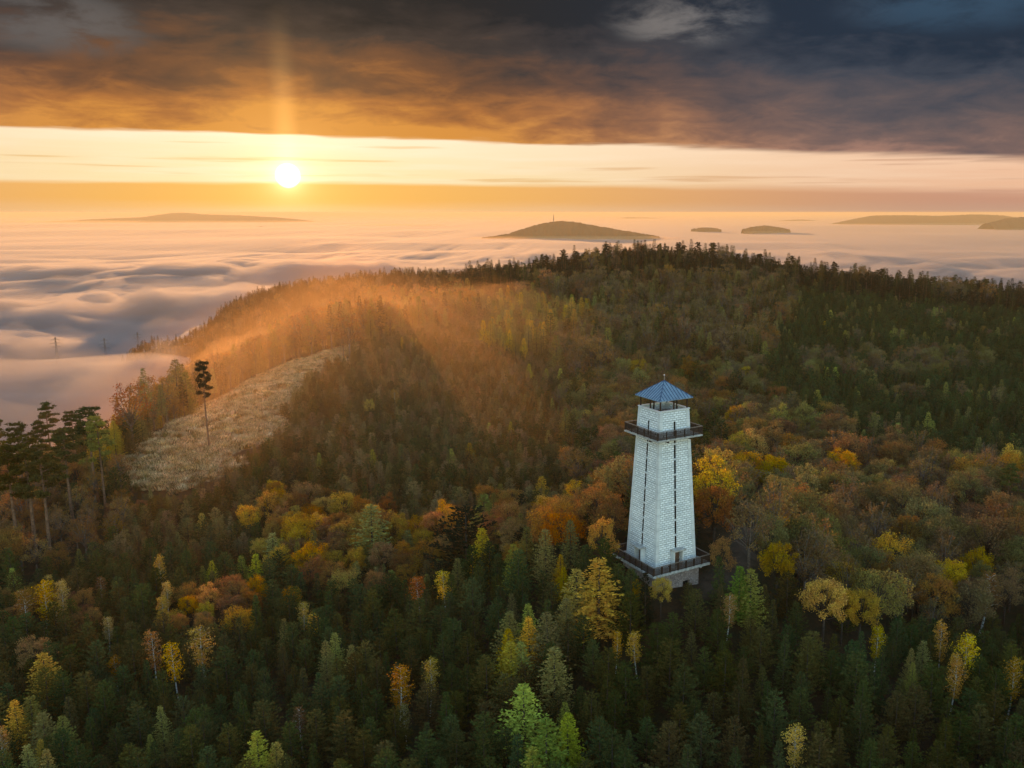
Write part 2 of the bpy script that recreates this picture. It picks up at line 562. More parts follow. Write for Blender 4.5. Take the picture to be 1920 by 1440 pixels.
def build_ground():
    nx, ny = len(GX), len(GY)
    V = np.stack([gx.ravel(), gy.ravel(), gz.ravel()], 1)
    i = np.arange(nx - 1)[None, :] + np.arange(ny - 1)[:, None] * nx
    Q = np.stack([i, i + 1, i + 1 + nx, i + nx], -1).reshape(-1, 4)
    me = mesh_np('ground', V, Q, smooth=True)
    jx, jy = 5.0 * N1.fbm(gx / 14, gy / 14, 3), 5.0 * N2.fbm(gx / 14, gy / 14, 3)
    clear = blur(inside(CLEAR_W, gx + jx, gy + jy).astype(float), 1)
    padw = np.clip(1 - (dist_path(gx, gy) - 1.2) / 2.0, 0, 1)
    for nm, arr in (('clearing', clear), ('path', padw), ('track', np.clip(1.2 - dist_path(gx, gy, TRACK_W) / 2.2, 0, 1))):
        a = me.attributes.new(nm, 'FLOAT', 'POINT')
        a.data.foreach_set('value', arr.ravel().astype(np.float32))
    m, t = material('hill_ground')
    co = t.new('ShaderNodeTexCoord').outputs['Object']
    n1, n2, n3 = t.noise(co, 0.06, 5, 0.6), t.noise(co, 0.6, 6, 0.65), t.noise(co, 3.0, 3, 0.7)
    floor = t.mix(t.smooth(n1, 0.35, 0.65), (0.030, 0.019, 0.010), (0.030, 0.032, 0.012))
    floor = t.mix(t.smooth(n2, 0.4, 0.7), floor, (0.055, 0.030, 0.013))
    grass = t.mix(t.smooth(n2, 0.35, 0.65), (0.47, 0.29, 0.13), (0.68, 0.46, 0.23))
    grass = t.mix(t.smooth(n3, 0.45, 0.7), grass, (0.27, 0.21, 0.13))
    grass = t.mix(t.smooth(n1, 0.5, 0.68, 0.0, 0.7), grass, (0.22, 0.21, 0.11))
    track = t.new('ShaderNodeAttribute', {'attribute_name': 'track'}).outputs['Fac']
    grass = t.mix(t.m('MULTIPLY', track, 0.75), grass, (0.13, 0.095, 0.055))
    path = t.mix(t.smooth(n2, 0.35, 0.7), (0.075, 0.052, 0.036), (0.12, 0.09, 0.065))
    a1 = t.new('ShaderNodeAttribute', {'attribute_name': 'clearing'}).outputs['Fac']
    a2 = t.new('ShaderNodeAttribute', {'attribute_name': 'path'}).outputs['Fac']
    edge = t.smooth(t.m('ADD', a1, t.m('MULTIPLY', t.m('SUBTRACT', n2, 0.5), 0.5)), 0.35, 0.65)
    c = t.mix(edge, floor, grass)
    c = t.mix(a2, c, path)
    bp = t.new('ShaderNodeBump', None, Strength=0.8, Distance=0.6, Height=t.m('ADD', n2, n3))
    b = t.new('ShaderNodeBsdfPrincipled', None, Base_Color=c, Roughness=0.95, Normal=bp.outputs[0])
    b.inputs['Specular IOR Level'].default_value = 0.1
    o = t.new('ShaderNodeOutputMaterial')
    t.t.links.new(b.outputs[0], o.inputs[0])
    return tag(link('ground', me, m), kind='structure')


build_ground()


# ------------------------------------------------------------------ sea of fog in the valley
FOG_Z = -68.0


def fog_height(x, y):
    r = np.hypot(x, y)
    near = np.clip(1 - (r - 900) / 4200, 0, 1)
    warp = N3(x / 260, y / 260)
    roll = N2.fbm(x / 340 + 0.5 * warp, y / 250, 4, 0.5)
    big = N3.fbm(x / 1500, y / 900, 3, 0.5)
    far = N2.fbm(x / 2400 + 5.1, y / 800 + 2.2, 4, 0.5)
    lump = np.abs(N3.fbm(x / 180 + 0.8 * warp, y / 140, 4, 0.5))
    lump_far = np.abs(N1.fbm(x / 700, y / 380, 3, 0.5))
    bank = 46 * np.exp(-((x + 900) / 520) ** 2 - ((y - 2350) / 170) ** 2) + 30 * np.exp(-((x + 520) / 260) ** 2 - ((y - 1500) / 110) ** 2)  # banks of fog raised to cast shade on the fog before them
    return (FOG_Z + near * roll * 38 + near * 24 * (0.35 - lump) + (0.25 + 0.75 * near) * big * 14 + bank * (0.75 + 0.5 * roll)
            + (1 - near) * (far * 13 + 15 * (0.3 - lump_far)))


def wisp_height(x, y):
    """top of the thin torn mist that drifts over the dense fog"""
    r = np.hypot(x, y)
    near = np.clip(1 - (r - 900) / 3500, 0, 1)
    w = N1.fbm(x / 190 + 0.6 * N2(x / 150, y / 150), y / 120 + 0.5 * N3(x / 170, y / 170), 5, 0.55)
    return fog_height(x, y) - 4 + near * 56 * w + 5


def sheet_solid(name, X, Y, Ztop, Zbot):
    """closed mesh between two height sheets"""
    ny, nx = X.shape
    n = nx * ny
    V = np.concatenate([np.stack([X.ravel(), Y.ravel(), Ztop.ravel()], 1), np.stack([X.ravel(), Y.ravel(), Zbot.ravel()], 1)])
    i = np.arange(nx - 1)[None, :] + np.arange(ny - 1)[:, None] * nx
    top = np.stack([i, i + 1, i + 1 + nx, i + nx], -1).reshape(-1, 4)
    bot = top[:, ::-1] + n
    rim = np.concatenate([np.arange(nx), np.arange(1, ny) * nx + nx - 1, (ny - 1) * nx + np.arange(nx - 2, -1, -1), np.arange(ny - 2, 0, -1) * nx])
    nxt = np.roll(rim, -1)
    side = np.stack([rim, rim + n, nxt + n, nxt], 1)
    return mesh_np(name, V, np.concatenate([top, bot, side]), smooth=True)


def build_fog():
    fx = axis(-1300, 1500, 16.0, 40000)
    fy = axis(250, 2600, 16.0, 40000)
    X, Y = np.meshgrid(fx, fy)
    Z = fog_height(X, Y)
    tag(link('fog_sea', sheet_solid('fog_sea', X, Y, Z, np.full_like(Z, -149.0)), volume_mat('fog_air', FOG_COLOR, FOG_DENSITY, FOG_G)),
        'rolling sea of white morning fog filling the valley', 'fog', kind='stuff')
    W = np.maximum(wisp_height(X, Y), -140.0)
    tag(link('fog_wisps', sheet_solid('fog_wisps', X, Y, W, np.full_like(Z, -148.0)), volume_mat('wisp_air', FOG_COLOR, 0.004, FOG_G)),
        'thin torn wisps drifting over the sea of fog', 'fog', kind='stuff')


FOG_DENSITY, FOG_COLOR, FOG_G = 0.03, (0.53, 0.52, 0.545), 0.5
build_fog()



# ------------------------------------------------------------------ far hills standing out of the fog
def wooded_mat():
    m, t = material('far_woods')
    co = t.new('ShaderNodeTexCoord').outputs['Object']
    n = t.noise(co, 0.012, 6, 0.7)
    c = t.mix(t.smooth(n, 0.35, 0.65), (0.028, 0.026, 0.016), (0.060, 0.038, 0.020))
    b = t.new('ShaderNodeBsdfDiffuse', None, Color=c)
    o = t.new('ShaderNodeOutputMaterial')
    t.t.links.new(b.outputs[0], o.inputs[0])
    return m


WOODS = wooded_mat()
HILLS = [   # distance, skyline points (u, v)
    (6100, [(905, 446), (950, 439), (985, 428), (1020, 418), (1050, 414.5), (1075, 416), (1110, 422), (1150, 429), (1190, 436), (1235, 443)]),
    (17000, [(60, 424), (110, 415), (200, 410), (280, 407), (320, 400), (345, 398.5), (375, 402), (450, 404), (520, 408), (580, 415), (620, 424)]),
    (12000, [(670, 434), (710, 430), (755, 427), (790, 430), (830, 436)]),
    (11000, [(395, 434), (440, 428), (490, 425), (530, 429), (560, 435)]),
    (13000, [(1565, 420), (1600, 411), (1640, 404), (1700, 403.5), (1760, 405), (1830, 402), (1880, 404), (1900, 408), (1960, 414)]),
    (8800, [(1850, 419), (1890, 409), (1930, 406), (2000, 408), (2060, 419)]),
    (18000, [(1420, 420), (1460, 414), (1500, 411.5), (1535, 414), (1575, 420)]),
    (7600, [(1392, 430), (1412, 425), (1435, 423), (1460, 426), (1480, 430)]),
    (7900, [(1296, 430), (1318, 426.5), (1335, 427), (1352, 430)]),
    (27000, [(1080, 420), (1130, 412), (1180, 407), (1250, 409), (1330, 411), (1400, 414), (1440, 420)]),
]
HILL_AT = []


def build_hills():
    n = Noise(44)
    for k, (D, prof) in enumerate(HILLS):
        pts = np.array([at(u, v, D) for u, v in prof])
        x = np.linspace(pts[0, 0], pts[-1, 0], 220)
        top = np.interp(x, pts[:, 0], pts[:, 2])
        ker = np.hanning(17) / np.hanning(17).sum()
        top = np.convolve(np.pad(top, 8, mode='edge'), ker, mode='valid')
        base = -110.0
        W = 0.28 * (pts[-1, 0] - pts[0, 0])
        y = np.linspace(-1, 1, 25)
        X, Yq = np.meshgrid(x, y)
        g = np.cos(Yq * math.pi / 2) ** 1.4
        Z = base + (np.interp(X.ravel(), x, top).reshape(X.shape) - base) * g
        bump = n.fbm(X / 22.0, Yq * W / 22.0 + 31 * k, 2, 0.6)
        Z += bump * 6.0 * (g > 0.05)
        i = np.arange(219)[None, :] + np.arange(24)[:, None] * 220
        Q = np.stack([i, i + 1, i + 221, i + 220], -1).reshape(-1, 4)
        V = np.stack([X.ravel(), (D + Yq * W).ravel(), Z.ravel()], 1)
        tag(link('hill', mesh_np('hill', V, Q, smooth=False), WOODS), kind='structure')


build_hills()


def build_pylons():
    steel = simple_mat('galvanised_steel', (0.10, 0.095, 0.09), 0.6, 0.4)
    mast = at(1038, 402, 6100)
    b = MB()
    b.tube([(0, 0, -15), (0, 0, 38), (0, 0, 60)], [3.2, 2.4, 0.8], 6)
    root = empty('radio_mast', (mast[0], mast[1], mast[2] - 58))
    tag(root, 'thin radio mast on the summit of the dark hill in the fog', 'radio mast')
    b.build('mast', steel, root)
    p = MB()
    p.tube([(-4, 0, 30), (4, 0, 30)], [1.2, 1.2], 6)
    p.build('platform', steel, root)
    words = ('dark lattice pylon rising from the fog', 'fainter pylon deeper in the fog between two others', 'faintest pylon in the fog by the wooded ridge')
    for (u, v, up), txt in zip(((103, 631, 18), (195, 633, 11), (257, 622, 7)), words):
        p0 = at(u, v, 1.0) - np.array([0, 0, CAM_Z])
        ys = np.arange(600, 3000, 4.0)
        zz = CAM_Z + p0[2] * ys
        h = np.nonzero(zz < fog_height(p0[0] * ys, ys) + up)[0]
        Y = ys[h[0]] if len(h) else 1200.0
        top = at(u, v, Y)
        H = 48.0
        root = empty('pylon', (top[0], top[1], top[2] - H), 0.5)
        tag(root, txt, 'pylon', 'power pylons in the fog')
        hw = lambda z: 1.7 * (1 - z / H) ** 1.3 + 0.45
        m = MB()
        zs = np.linspace(0, H - 0.5, 13)
        for sx in (-1, 1):
            for sy in (-1, 1):
                m.tube([(sx * hw(z), sy * hw(z), z) for z in zs], [0.22] * 13, 4)
        for a, c in zip(zs[:-1], zs[1:]):
            for sy in (-1, 1):
                m.tube([(-hw(a), sy * hw(a), a), (hw(c), sy * hw(c), c)], [0.12, 0.12], 4)
                m.tube([(hw(a), sy * hw(a), a), (-hw(c), sy * hw(c), c)], [0.12, 0.12], 4)
                m.tube([(sy * hw(a), -hw(a), a), (sy * hw(c), hw(c), c)], [0.12, 0.12], 4)
        m.build('lattice_mast', steel, root)
        for z, L in ((H - 4, 4.6), (H - 8.5, 6.2), (H - 13, 4.8)):
            q = MB()
            for s in (-1, 1):
                q.tube([(0, -0.4, z), (s * L, 0, z + 0.2)], [0.22, 0.1], 4)
                q.tube([(0, 0.4, z), (s * L, 0, z + 0.2)], [0.22, 0.1], 4)
                q.tube([(0, 0, z + 1.6), (s * L, 0, z + 0.2)], [0.16, 0.1], 4)
                q.tube([(s * L, 0, z + 0.2), (s * L, 0, z - 1.4)], [0.14, 0.14], 4)
            q.build('cross_arm', steel, root)


build_pylons()


# ------------------------------------------------------------------ lookout tower
def brick_mat():
    m, t = material('white_stone_blocks')
    uv = t.new('ShaderNodeUVMap', {'uv_map': 'UVMap'}).outputs[0]
    br = t.new('ShaderNodeTexBrick', None, Vector=uv, Color1=(0.87, 0.90, 0.91), Color2=(0.62, 0.66, 0.68), Mortar=(0.20, 0.20, 0.20),
               Scale=1.0, Mortar_Size=0.03, Mortar_Smooth=0.3, Bias=-0.2, Brick_Width=0.62, Row_Height=0.30)
    n = t.noise(uv, 1.3, 5, 0.65)
    n2 = t.noise(uv, 14.0, 3, 0.6)
    c = t.mix(t.smooth(n, 0.35, 0.75, 0.0, 0.22), br.outputs['Color'], (0.52, 0.52, 0.50))
    c = t.mix(t.smooth(n2, 0.5, 0.8, 0.0, 0.25), c, (0.45, 0.45, 0.44))
    st = t.new('ShaderNodeMapping', None, Vector=uv, Scale=(1.6, 0.16, 1.0))
    c = t.mix(t.smooth(t.noise(st.outputs[0], 1.6, 4, 0.6), 0.52, 0.75, 0.0, 0.4), c, (0.36, 0.37, 0.37))
    # one open joint at every storey
    sep = t.new('ShaderNodeSeparateXYZ', None, _0=uv)
    fr = t.m('FRACT', t.m('DIVIDE', sep.outputs[1], 2.1))
    c = t.mix(t.smooth(fr, 0.022, 0.03, 0.75, 0.0), c, (0.15, 0.15, 0.15))
    h = t.m('ADD', t.m('MULTIPLY', br.outputs['Fac'], -1.0), t.m('MULTIPLY', n2, 0.5))
    bp = t.new('ShaderNodeBump', None, Strength=0.12, Distance=0.03, Height=h)
    b = t.new('ShaderNodeBsdfPrincipled', None, Base_Color=c, Roughness=0.85, Normal=bp.outputs[0])
    b.inputs['Specular IOR Level'].default_value = 0.2
    o = t.new('ShaderNodeOutputMaterial')
    t.t.links.new(b.outputs[0], o.inputs[0])
    return m


def pilaster_mat():
    m, t = material('pale_concrete_quoins')
    co = t.new('ShaderNodeTexCoord').outputs['Object']
    sep = t.new('ShaderNodeSeparateXYZ', None, _0=co)
    n = t.noise(co, 0.9, 5, 0.6)
    n2 = t.noise(co, 6.0, 4, 0.6)
    c = t.mix(t.smooth(n, 0.35, 0.7), (0.70, 0.71, 0.70), (0.56, 0.57, 0.57))
    c = t.mix(t.smooth(n2, 0.5, 0.75, 0.0, 0.3), c, (0.44, 0.45, 0.45))
    fr = t.m('FRACT', t.m('DIVIDE', sep.outputs[2], 1.05))
    c = t.mix(t.smooth(fr, 0.035, 0.05, 0.55, 0.0), c, (0.24, 0.25, 0.26))
    cell = t.new('ShaderNodeTexWhiteNoise', {'noise_dimensions': '1D'}, W=t.m('FLOOR', t.m('DIVIDE', sep.outputs[2], 1.05)))
    c = t.mix(t.m('MULTIPLY', cell.outputs[0], 0.2), c, (0.45, 0.47, 0.49))
    b = t.new('ShaderNodeBsdfPrincipled', None, Base_Color=c, Roughness=0.8)
    b.inputs['Specular IOR Level'].default_value = 0.2
    o = t.new('ShaderNodeOutputMaterial')
    t.t.links.new(b.outputs[0], o.inputs[0])
    return m


def rubble_mat():
    m, t = material('pink_rubble_stone')
    co = t.new('ShaderNodeTexCoord').outputs['Object']
    vo = t.new('ShaderNodeTexVoronoi', None, Vector=co, Scale=3.2)
    ed = t.new('ShaderNodeTexVoronoi', {'feature': 'DISTANCE_TO_EDGE'}, Vector=co, Scale=3.2)
    sep = t.new('ShaderNodeSeparateColor', None, _0=vo.outputs['Color'])
    c = t.mix(sep.outputs[0], (0.26, 0.19, 0.17), (0.40, 0.32, 0.29))
    c = t.mix(t.smooth(ed.outputs[0], 0.02, 0.07, 0.85, 0.0), c, (0.13, 0.11, 0.10))
    b = t.new('ShaderNodeBsdfPrincipled', None, Base_Color=c, Roughness=0.9)
    o = t.new('ShaderNodeOutputMaterial')
    t.t.links.new(b.outputs[0], o.inputs[0])
    return m


def build_tower():
    Z0 = 47.6
    root = empty('lookout_tower', (TOWER[0], TOWER[1], Z0), TW_ROT + math.pi / 4)
    tag(root, 'tall white stone lookout tower with blue pyramid roof above the forest', 'lookout tower')
    brick, quoin, rubble = brick_mat(), pilaster_mat(), rubble_mat()
    conc = simple_mat('weathered_concrete', (0.40, 0.38, 0.35), 0.9, vary=0.3, scale=2.5)
    wood = simple_mat('dark_stained_wood', (0.040, 0.022, 0.014), 0.65, vary=0.3, scale=4.0)
    rail_top = simple_mat('toplit_handrail_wood', (0.17, 0.13, 0.10), 0.6, vary=0.25, scale=4.0)  # lighter than the railing: light on the rail top put into the colour
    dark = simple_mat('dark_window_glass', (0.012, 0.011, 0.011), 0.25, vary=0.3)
    doorm = simple_mat('brown_door_wood', (0.10, 0.055, 0.035), 0.6, vary=0.2)
    metal = simple_mat('blue_roof_metal', (0.18, 0.26, 0.345), 0.5, 0.2, vary=0.16, scale=1.2, spec=0.5)
    steel = simple_mat('bright_steel', (0.6, 0.6, 0.6), 0.35, 0.8)
    zb, zt = 52.62 - Z0, 74.25 - Z0                 # body foot and parapet top
    hs = lambda z: 3.47 + (2.44 - 3.47) * (z - zb) / (zt - zb)
    ROT = [Matrix.Rotation(k * math.pi / 2, 3, 'Z') for k in range(4)]   # k=0 faces -Y, k=3 faces -X

    # stone foot with openings, slab, steps
    fb = MB()
    fh, top = 3.75, 52.30 - Z0
    for k in range(4):
        for x0, x1, z0, z1 in ((-fh, -2.2, -1, top), (-1.2, 1.0, -1, top), (2.2, fh, -1, top), (-2.2, -1.2, -1, 1.2), (1.0, 2.2, -1, 0.0), (-2.2, -1.2, 2.6, top), (1.0, 2.2, 2.7, top)):
            xa, xb = x0 + (0.4 if x0 == -fh else 0), x1
            fb.box(ROT[k] @ Vector(((xa + xb) / 2, -fh + 0.2, (z0 + z1) / 2)), (xb - xa, 0.4, z1 - z0), M=ROT[k])
    foot = fb.build('stone_base', rubble, root)
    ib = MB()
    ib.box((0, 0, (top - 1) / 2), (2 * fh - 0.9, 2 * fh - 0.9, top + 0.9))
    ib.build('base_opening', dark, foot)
    sb = MB()
    sb.box((0, 0, top + 0.16), (9.7, 9.7, 0.32))
    slab = sb.build('platform', conc, root)
    bm = MB()
    for x in (-3.4, -1.2, 1.2, 3.4):
        bm.box((x, 0, top - 0.13), (0.25, 9.3, 0.26))
    bm.build('support_beam', conc, slab)

    # dark core behind the slits, then wall panels either side of each slit
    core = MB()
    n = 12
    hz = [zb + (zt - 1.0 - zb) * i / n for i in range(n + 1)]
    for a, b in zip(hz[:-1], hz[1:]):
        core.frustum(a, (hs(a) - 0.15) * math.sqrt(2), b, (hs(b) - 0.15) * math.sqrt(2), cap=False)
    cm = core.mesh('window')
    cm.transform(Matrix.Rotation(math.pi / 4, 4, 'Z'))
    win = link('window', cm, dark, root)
    PW, SW = 0.50, 0.17
    slit_top = 72.65 - Z0
    for k in range(4):
        wb = MB()
        uvs = []

        def slab_piece(x0, x1, z0, z1, off=0.06, th=0.07):
            """wall piece on the tapering face: x given as functions of z"""
            P = []
            for d in (off, off + th):
                for z in (z0, z1):
                    for fx in (x0, x1):
                        x = fx(z)
                        P.append((x, -(hs(z) - d), z))
            # 0:(o,z0,x0) 1:(o,z0,x1) 2:(o,z1,x0) 3:(o,z1,x1) 4..7 inner
            wb.add([ROT[k] @ Vector(p) for p in P], [(0, 1, 3, 2), (5, 4, 6, 7), (1, 5, 7, 3), (4, 0, 2, 6), (2, 3, 7, 6), (4, 5, 1, 0)])
            uvs.extend([(p[0] + 20 * k, p[2]) for p in P])
        L, R = (lambda z: -(hs(z) - PW)), (lambda z: hs(z) - PW)
        door = k in (0, 3)
        a, b = (lambda z: -SW), (lambda z: SW)
        zd = zb + (2.5 if door else 0.0)
        if door:
            da, db = (lambda z: -0.62), (lambda z: 0.62)
            slab_piece(L, da, zb, zd)
            slab_piece(db, R, zb, zd)
        slab_piece(L, a, zd, slit_top)
        slab_piece(b, R, zd, slit_top)
        slab_piece(L, R, slit_top, zt - 0.10)
        me = wb.mesh('wall')
        ul = me.uv_layers.new(name='UVMap')
        for lp in me.loops:
            ul.data[lp.index].uv = uvs[lp.vertex_index]
        wall = link('wall', me, brick, root)
        # concrete stubs that bridge the slit at every storey
        z = zd + 1.9
        while z < slit_top - 1.0:
            q = MB()
            q.box(ROT[k] @ Vector((0, -(hs(z) - 0.12), z)), (2 * SW - 0.01, 0.2, 0.22), M=ROT[k])
            q.build('lintel', quoin, wall)
            z += 2.1
        if door:
            c = MB()
            c.box(ROT[k] @ Vector((0, -(hs(zd) + 0.42), zd + 0.0)), (1.9, 1.15, 0.16), M=ROT[k])
            can = c.build('door_canopy', conc, root)
            for sx in (-0.75, 0.75):
                g = MB()
                g.box(ROT[k] @ Vector((sx, -(hs(zb) + 0.22), zb + 1.20)), (0.2, 0.66, 2.4), M=ROT[k])
                g.build('side_wall', quoin, can)
            d = MB()
            d.box(ROT[k] @ Vector((0, -(hs(zb) - 0.16), zb + 1.15)), (1.2, 0.08, 2.3), M=ROT[k])
            dl = d.build('door', doorm, root)
            h = MB()
            h.tube([ROT[k] @ Vector((0.42, -(hs(zb) - 0.08), zb + 1.05)), ROT[k] @ Vector((0.42, -(hs(zb) - 0.02), zb + 1.05)), ROT[k] @ Vector((0.30, -(hs(zb) - 0.02), zb + 1.05))], [0.015] * 3, 6)
            h.build('handle', steel, dl)
        # corner pilaster
        p = MB()
        zs = (zb, zt - 0.10)
        P = []
        for z in zs:
            o, i_ = hs(z), hs(z) - PW
            P += [(o, -o, z), (o, -i_, z), (i_, -i_, z), (i_, -o, z)]
        p.add([ROT[k] @ Vector(v) for v in P], [(3, 2, 1, 0), (4, 5, 6, 7), (0, 1, 5, 4), (1, 2, 6, 5), (2, 3, 7, 6), (3, 0, 4, 7)])
        p.build('corner_pilaster', quoin, root)

    # parapet cap, upper floor
    cap = MB()
    for k in range(4):
        o = hs(zt) + 0.07
        cap.box(ROT[k] @ Vector((-0.15, -(o - 0.15), zt - 0.035)), (2 * o - 0.3, 0.3, 0.13), M=ROT[k])
    cap.build('parapet_cap', quoin, root)
    fl = MB()
    fl.box((0, 0, zt - 1.02), (2 * hs(zt) - 0.5, 2 * hs(zt) - 0.5, 0.1))
    fl.build('upper_floor', wood, root)
    st = MB()
    st.tube([(1.1 * math.cos(a), 1.1 * math.sin(a), zt - 0.2) for a in np.linspace(0.4, 5.6, 22)], [0.045] * 22, 6)
    for a in np.linspace(0.4, 5.6, 12):
        st.tube([(1.1 * math.cos(a), 1.1 * math.sin(a), zt - 0.97), (1.1 * math.cos(a), 1.1 * math.sin(a), zt - 0.2)], [0.02, 0.02], 5)
    st.build('stair_rail', steel, root)

    # railings: one section per side, with posts and handrail of their own
    def railing(half, z, height, nposts, name):
        for k in range(4):
            r = MB()
            y = -(half - 0.08)
            L = 2 * half - 0.16
            nb = int(L / 0.17)
            for i in range(nb + 1):
                x = -L / 2 + L * i / nb
                r.box(ROT[k] @ Vector((x, y, z + 0.1 + (height - 0.2) / 2)), (0.10, 0.04, height - 0.2), M=ROT[k])
            r.box(ROT[k] @ Vector((0, y, z + 0.12)), (L, 0.05, 0.09), M=ROT[k])
            sec = r.build('railing', wood, root)
            h = MB()
            h.box(ROT[k] @ Vector((0.06, y, z + height)), (L + 0.02, 0.14, 0.07), M=ROT[k])
            h.build('handrail', rail_top, sec)
            for i in range(nposts):
                q = MB()
                q.box(ROT[k] @ Vector((-L / 2 + L * i / nposts, y, z + height / 2 - 0.02)), (0.14, 0.12, height - 0.05), M=ROT[k])
                q.build('post', wood, sec)
    railing(4.85, top + 0.32, 1.15, 7, 'railing')
    bz = 70.5 - Z0
    for k in range(4):      # balcony slab in four pieces butted round the body
        g = MB()
        i_ = hs(bz) + 0.02
        g.box(ROT[k] @ Vector(((3.79 - i_) / 2 - (3.79 - i_) / 2 - (3.79 - i_) / 2, -(3.79 + i_) / 2, bz + 0.11)), (3.79 + i_, 3.79 - i_, 0.22), M=ROT[k])
        bs = g.build('balcony_slab', conc, root)
        for x in (-1.9, 1.9):
            q = MB()
            q.box(ROT[k] @ Vector((x, -(3.7 + i_) / 2, bz - 0.13)), (0.24, 3.7 - i_, 0.25), M=ROT[k])
            q.build('bracket', wood, bs)
    railing(3.79, bz + 0.22, 1.12, 5, 'balcony')

    # pavilion posts and roof
    ez = 75.73 - Z0
    az = 77.85 - Z0
    for k in range(4):
        for x in (-1.0, 0.0, 1.0):
            q = MB()
            xx = x * (hs(zt) - 0.22)
            if x == 1.0:
                continue
            q.box(ROT[k] @ Vector((xx, -(hs(zt) - 0.22), (zt + ez) / 2 - 0.42)), (0.16, 0.16, ez - zt + 1.0), M=ROT[k])
            q.build('roof_post', wood, root)
    fr = MB()
    for k in range(4):
        fr.box(ROT[k] @ Vector((-0.07, -(hs(zt) - 0.22), ez + 0.17)), (2 * hs(zt) - 0.58, 0.14, 0.2), M=ROT[k])
    fr.build('roof_frame', wood, root)
    H = 2.79
    rf = MB()
    rf.add([(-H, -H, ez), (H, -H, ez), (H, H, ez), (-H, H, ez), (0, 0, az), (-H, -H, ez - 0.09), (H, -H, ez - 0.09), (H, H, ez - 0.09), (-H, H, ez - 0.09), (0, 0, az - 0.2)],
           [(0, 1, 4), (1, 2, 4), (2, 3, 4), (3, 0, 4), (6, 5, 9), (7, 6, 9), (8, 7, 9), (5, 8, 9), (5, 6, 1, 0), (6, 7, 2, 1), (7, 8, 3, 2), (8, 5, 0, 3)])
    roof = rf.build('roof', metal, root)
    slope = (az - ez) / H
    seam_m = simple_mat('roof_seam_metal', (0.035, 0.075, 0.15), 0.5, 0.2)
    for k in range(4):
        sm = MB()
        for j in range(-5, 6):
            x = j * 0.5
            d = H - abs(x)
            if d < 0.1:
                continue
            a, b = Vector((x, -H, ez + 0.02)), Vector((x, -H + d, ez + d * slope + 0.02))
            sm.tube([ROT[k] @ a, ROT[k] @ b], [0.045, 0.045], 4)
        sm.tube([ROT[k] @ Vector((-H, -H, ez + 0.02)), ROT[k] @ Vector((0, 0, az + 0.02))], [0.05, 0.05], 5)
        sm.build('seam', seam_m, roof)
    fi = MB()
    fi.tube([(0, 0, az - 0.05), (0, 0, az + 0.75)], [0.035, 0.02], 6)
    rod = fi.build('lightning_rod', steel, roof)
    ba = MB()
    ba.tube([(0, 0, az + 0.60 + 0.11 * (1 - math.cos(a))) for a in np.linspace(0, math.pi, 9)], [max(0.005, 0.11 * math.sin(a)) for a in np.linspace(0, math.pi, 9)], 12)
    ba.build('finial_ball', steel, rod, smooth=True)
    return root


build_tower()


# ------------------------------------------------------------------ trees
def leaf_mat(name, transl=0.35, vary=0.35):
    m, t = material(name)
    oi = t.new('ShaderNodeObjectInfo')
    co = t.new('ShaderNodeTexCoord').outputs['Object']
    n = t.noise(co, 0.55, 2, 0.5)
    n2 = t.noise(co, 3.1, 2, 0.6)
    hsv = t.new('ShaderNodeHueSaturation', None, Color=t.mix(1.0, oi.outputs['Color'], t.new('ShaderNodeAttribute', {'attribute_name': 'tint', 'attribute_type': 'INSTANCER'}).outputs['Color'], 'ADD'))
    r = oi.outputs['Random']
    t.put(hsv.inputs['Hue'], t.m('ADD', 0.5, t.m('ADD', t.m('MULTIPLY', t.m('SUBTRACT', r, 0.5), 0.035), t.m('MULTIPLY', t.m('SUBTRACT', n, 0.5), 0.09))))
    t.put(hsv.inputs['Saturation'], t.m('ADD', 0.92, t.m('MULTIPLY', t.m('FRACT', t.m('MULTIPLY', r, 7.3)), 0.16)))
    v = t.m('ADD', 1.0, t.m('MULTIPLY', t.m('SUBTRACT', t.m('FRACT', t.m('MULTIPLY', r, 13.7)), 0.5), vary * 1.6))
    v = t.m('MULTIPLY', v, t.m('MAXIMUM', 0.15, t.m('ADD', -0.15, t.m('MULTIPLY', n2, 2.3))))
    t.put(hsv.inputs['Value'], v)
    d = t.new('ShaderNodeBsdfDiffuse', None, Color=hsv.outputs[0])
    tr = t.new('ShaderNodeBsdfTranslucent', None, Color=hsv.outputs[0])
    mx = t.new('ShaderNodeMixShader', None, _0=transl)
    t.t.links.new(d.outputs[0], mx.inputs[1])
    t.t.links.new(tr.outputs[0], mx.inputs[2])
    o = t.new('ShaderNodeOutputMaterial')
    t.t.links.new(mx.outputs[0], o.inputs[0])
    return m


NEEDLE = leaf_mat('conifer_needles', 0.25, 0.35)
LEAF = leaf_mat('autumn_leaves', 0.42, 0.4)
BARK = simple_mat('brown_bark', (0.055, 0.040, 0.030), 0.95, vary=0.4, scale=4)
PINE_BARK = simple_mat('pine_bark', (0.16, 0.085, 0.05), 0.95, vary=0.4, scale=3)
GREY_BARK = simple_mat('grey_twigs', (0.13, 0.10, 0.08), 0.95, vary=0.4, scale=4)


def birch_mat():
    m, t = material('birch_bark')
    co = t.new('ShaderNodeTexCoord').outputs['Object']
    mp = t.new('ShaderNodeMapping', None, Vector=co, Scale=(1.5, 1.5, 7.0))
    n = t.noise(mp.outputs[0], 1.3, 3, 0.6)
    c = t.mix(t.smooth(n, 0.52, 0.62), (0.58, 0.55, 0.50), (0.06, 0.05, 0.045))
    b = t.new('ShaderNodeBsdfPrincipled', None, Base_Color=c, Roughness=0.8)
    o = t.new('ShaderNodeOutputMaterial')
    t.t.links.new(b.outputs[0], o.inputs[0])
    return m


BIRCH_BARK = birch_mat()


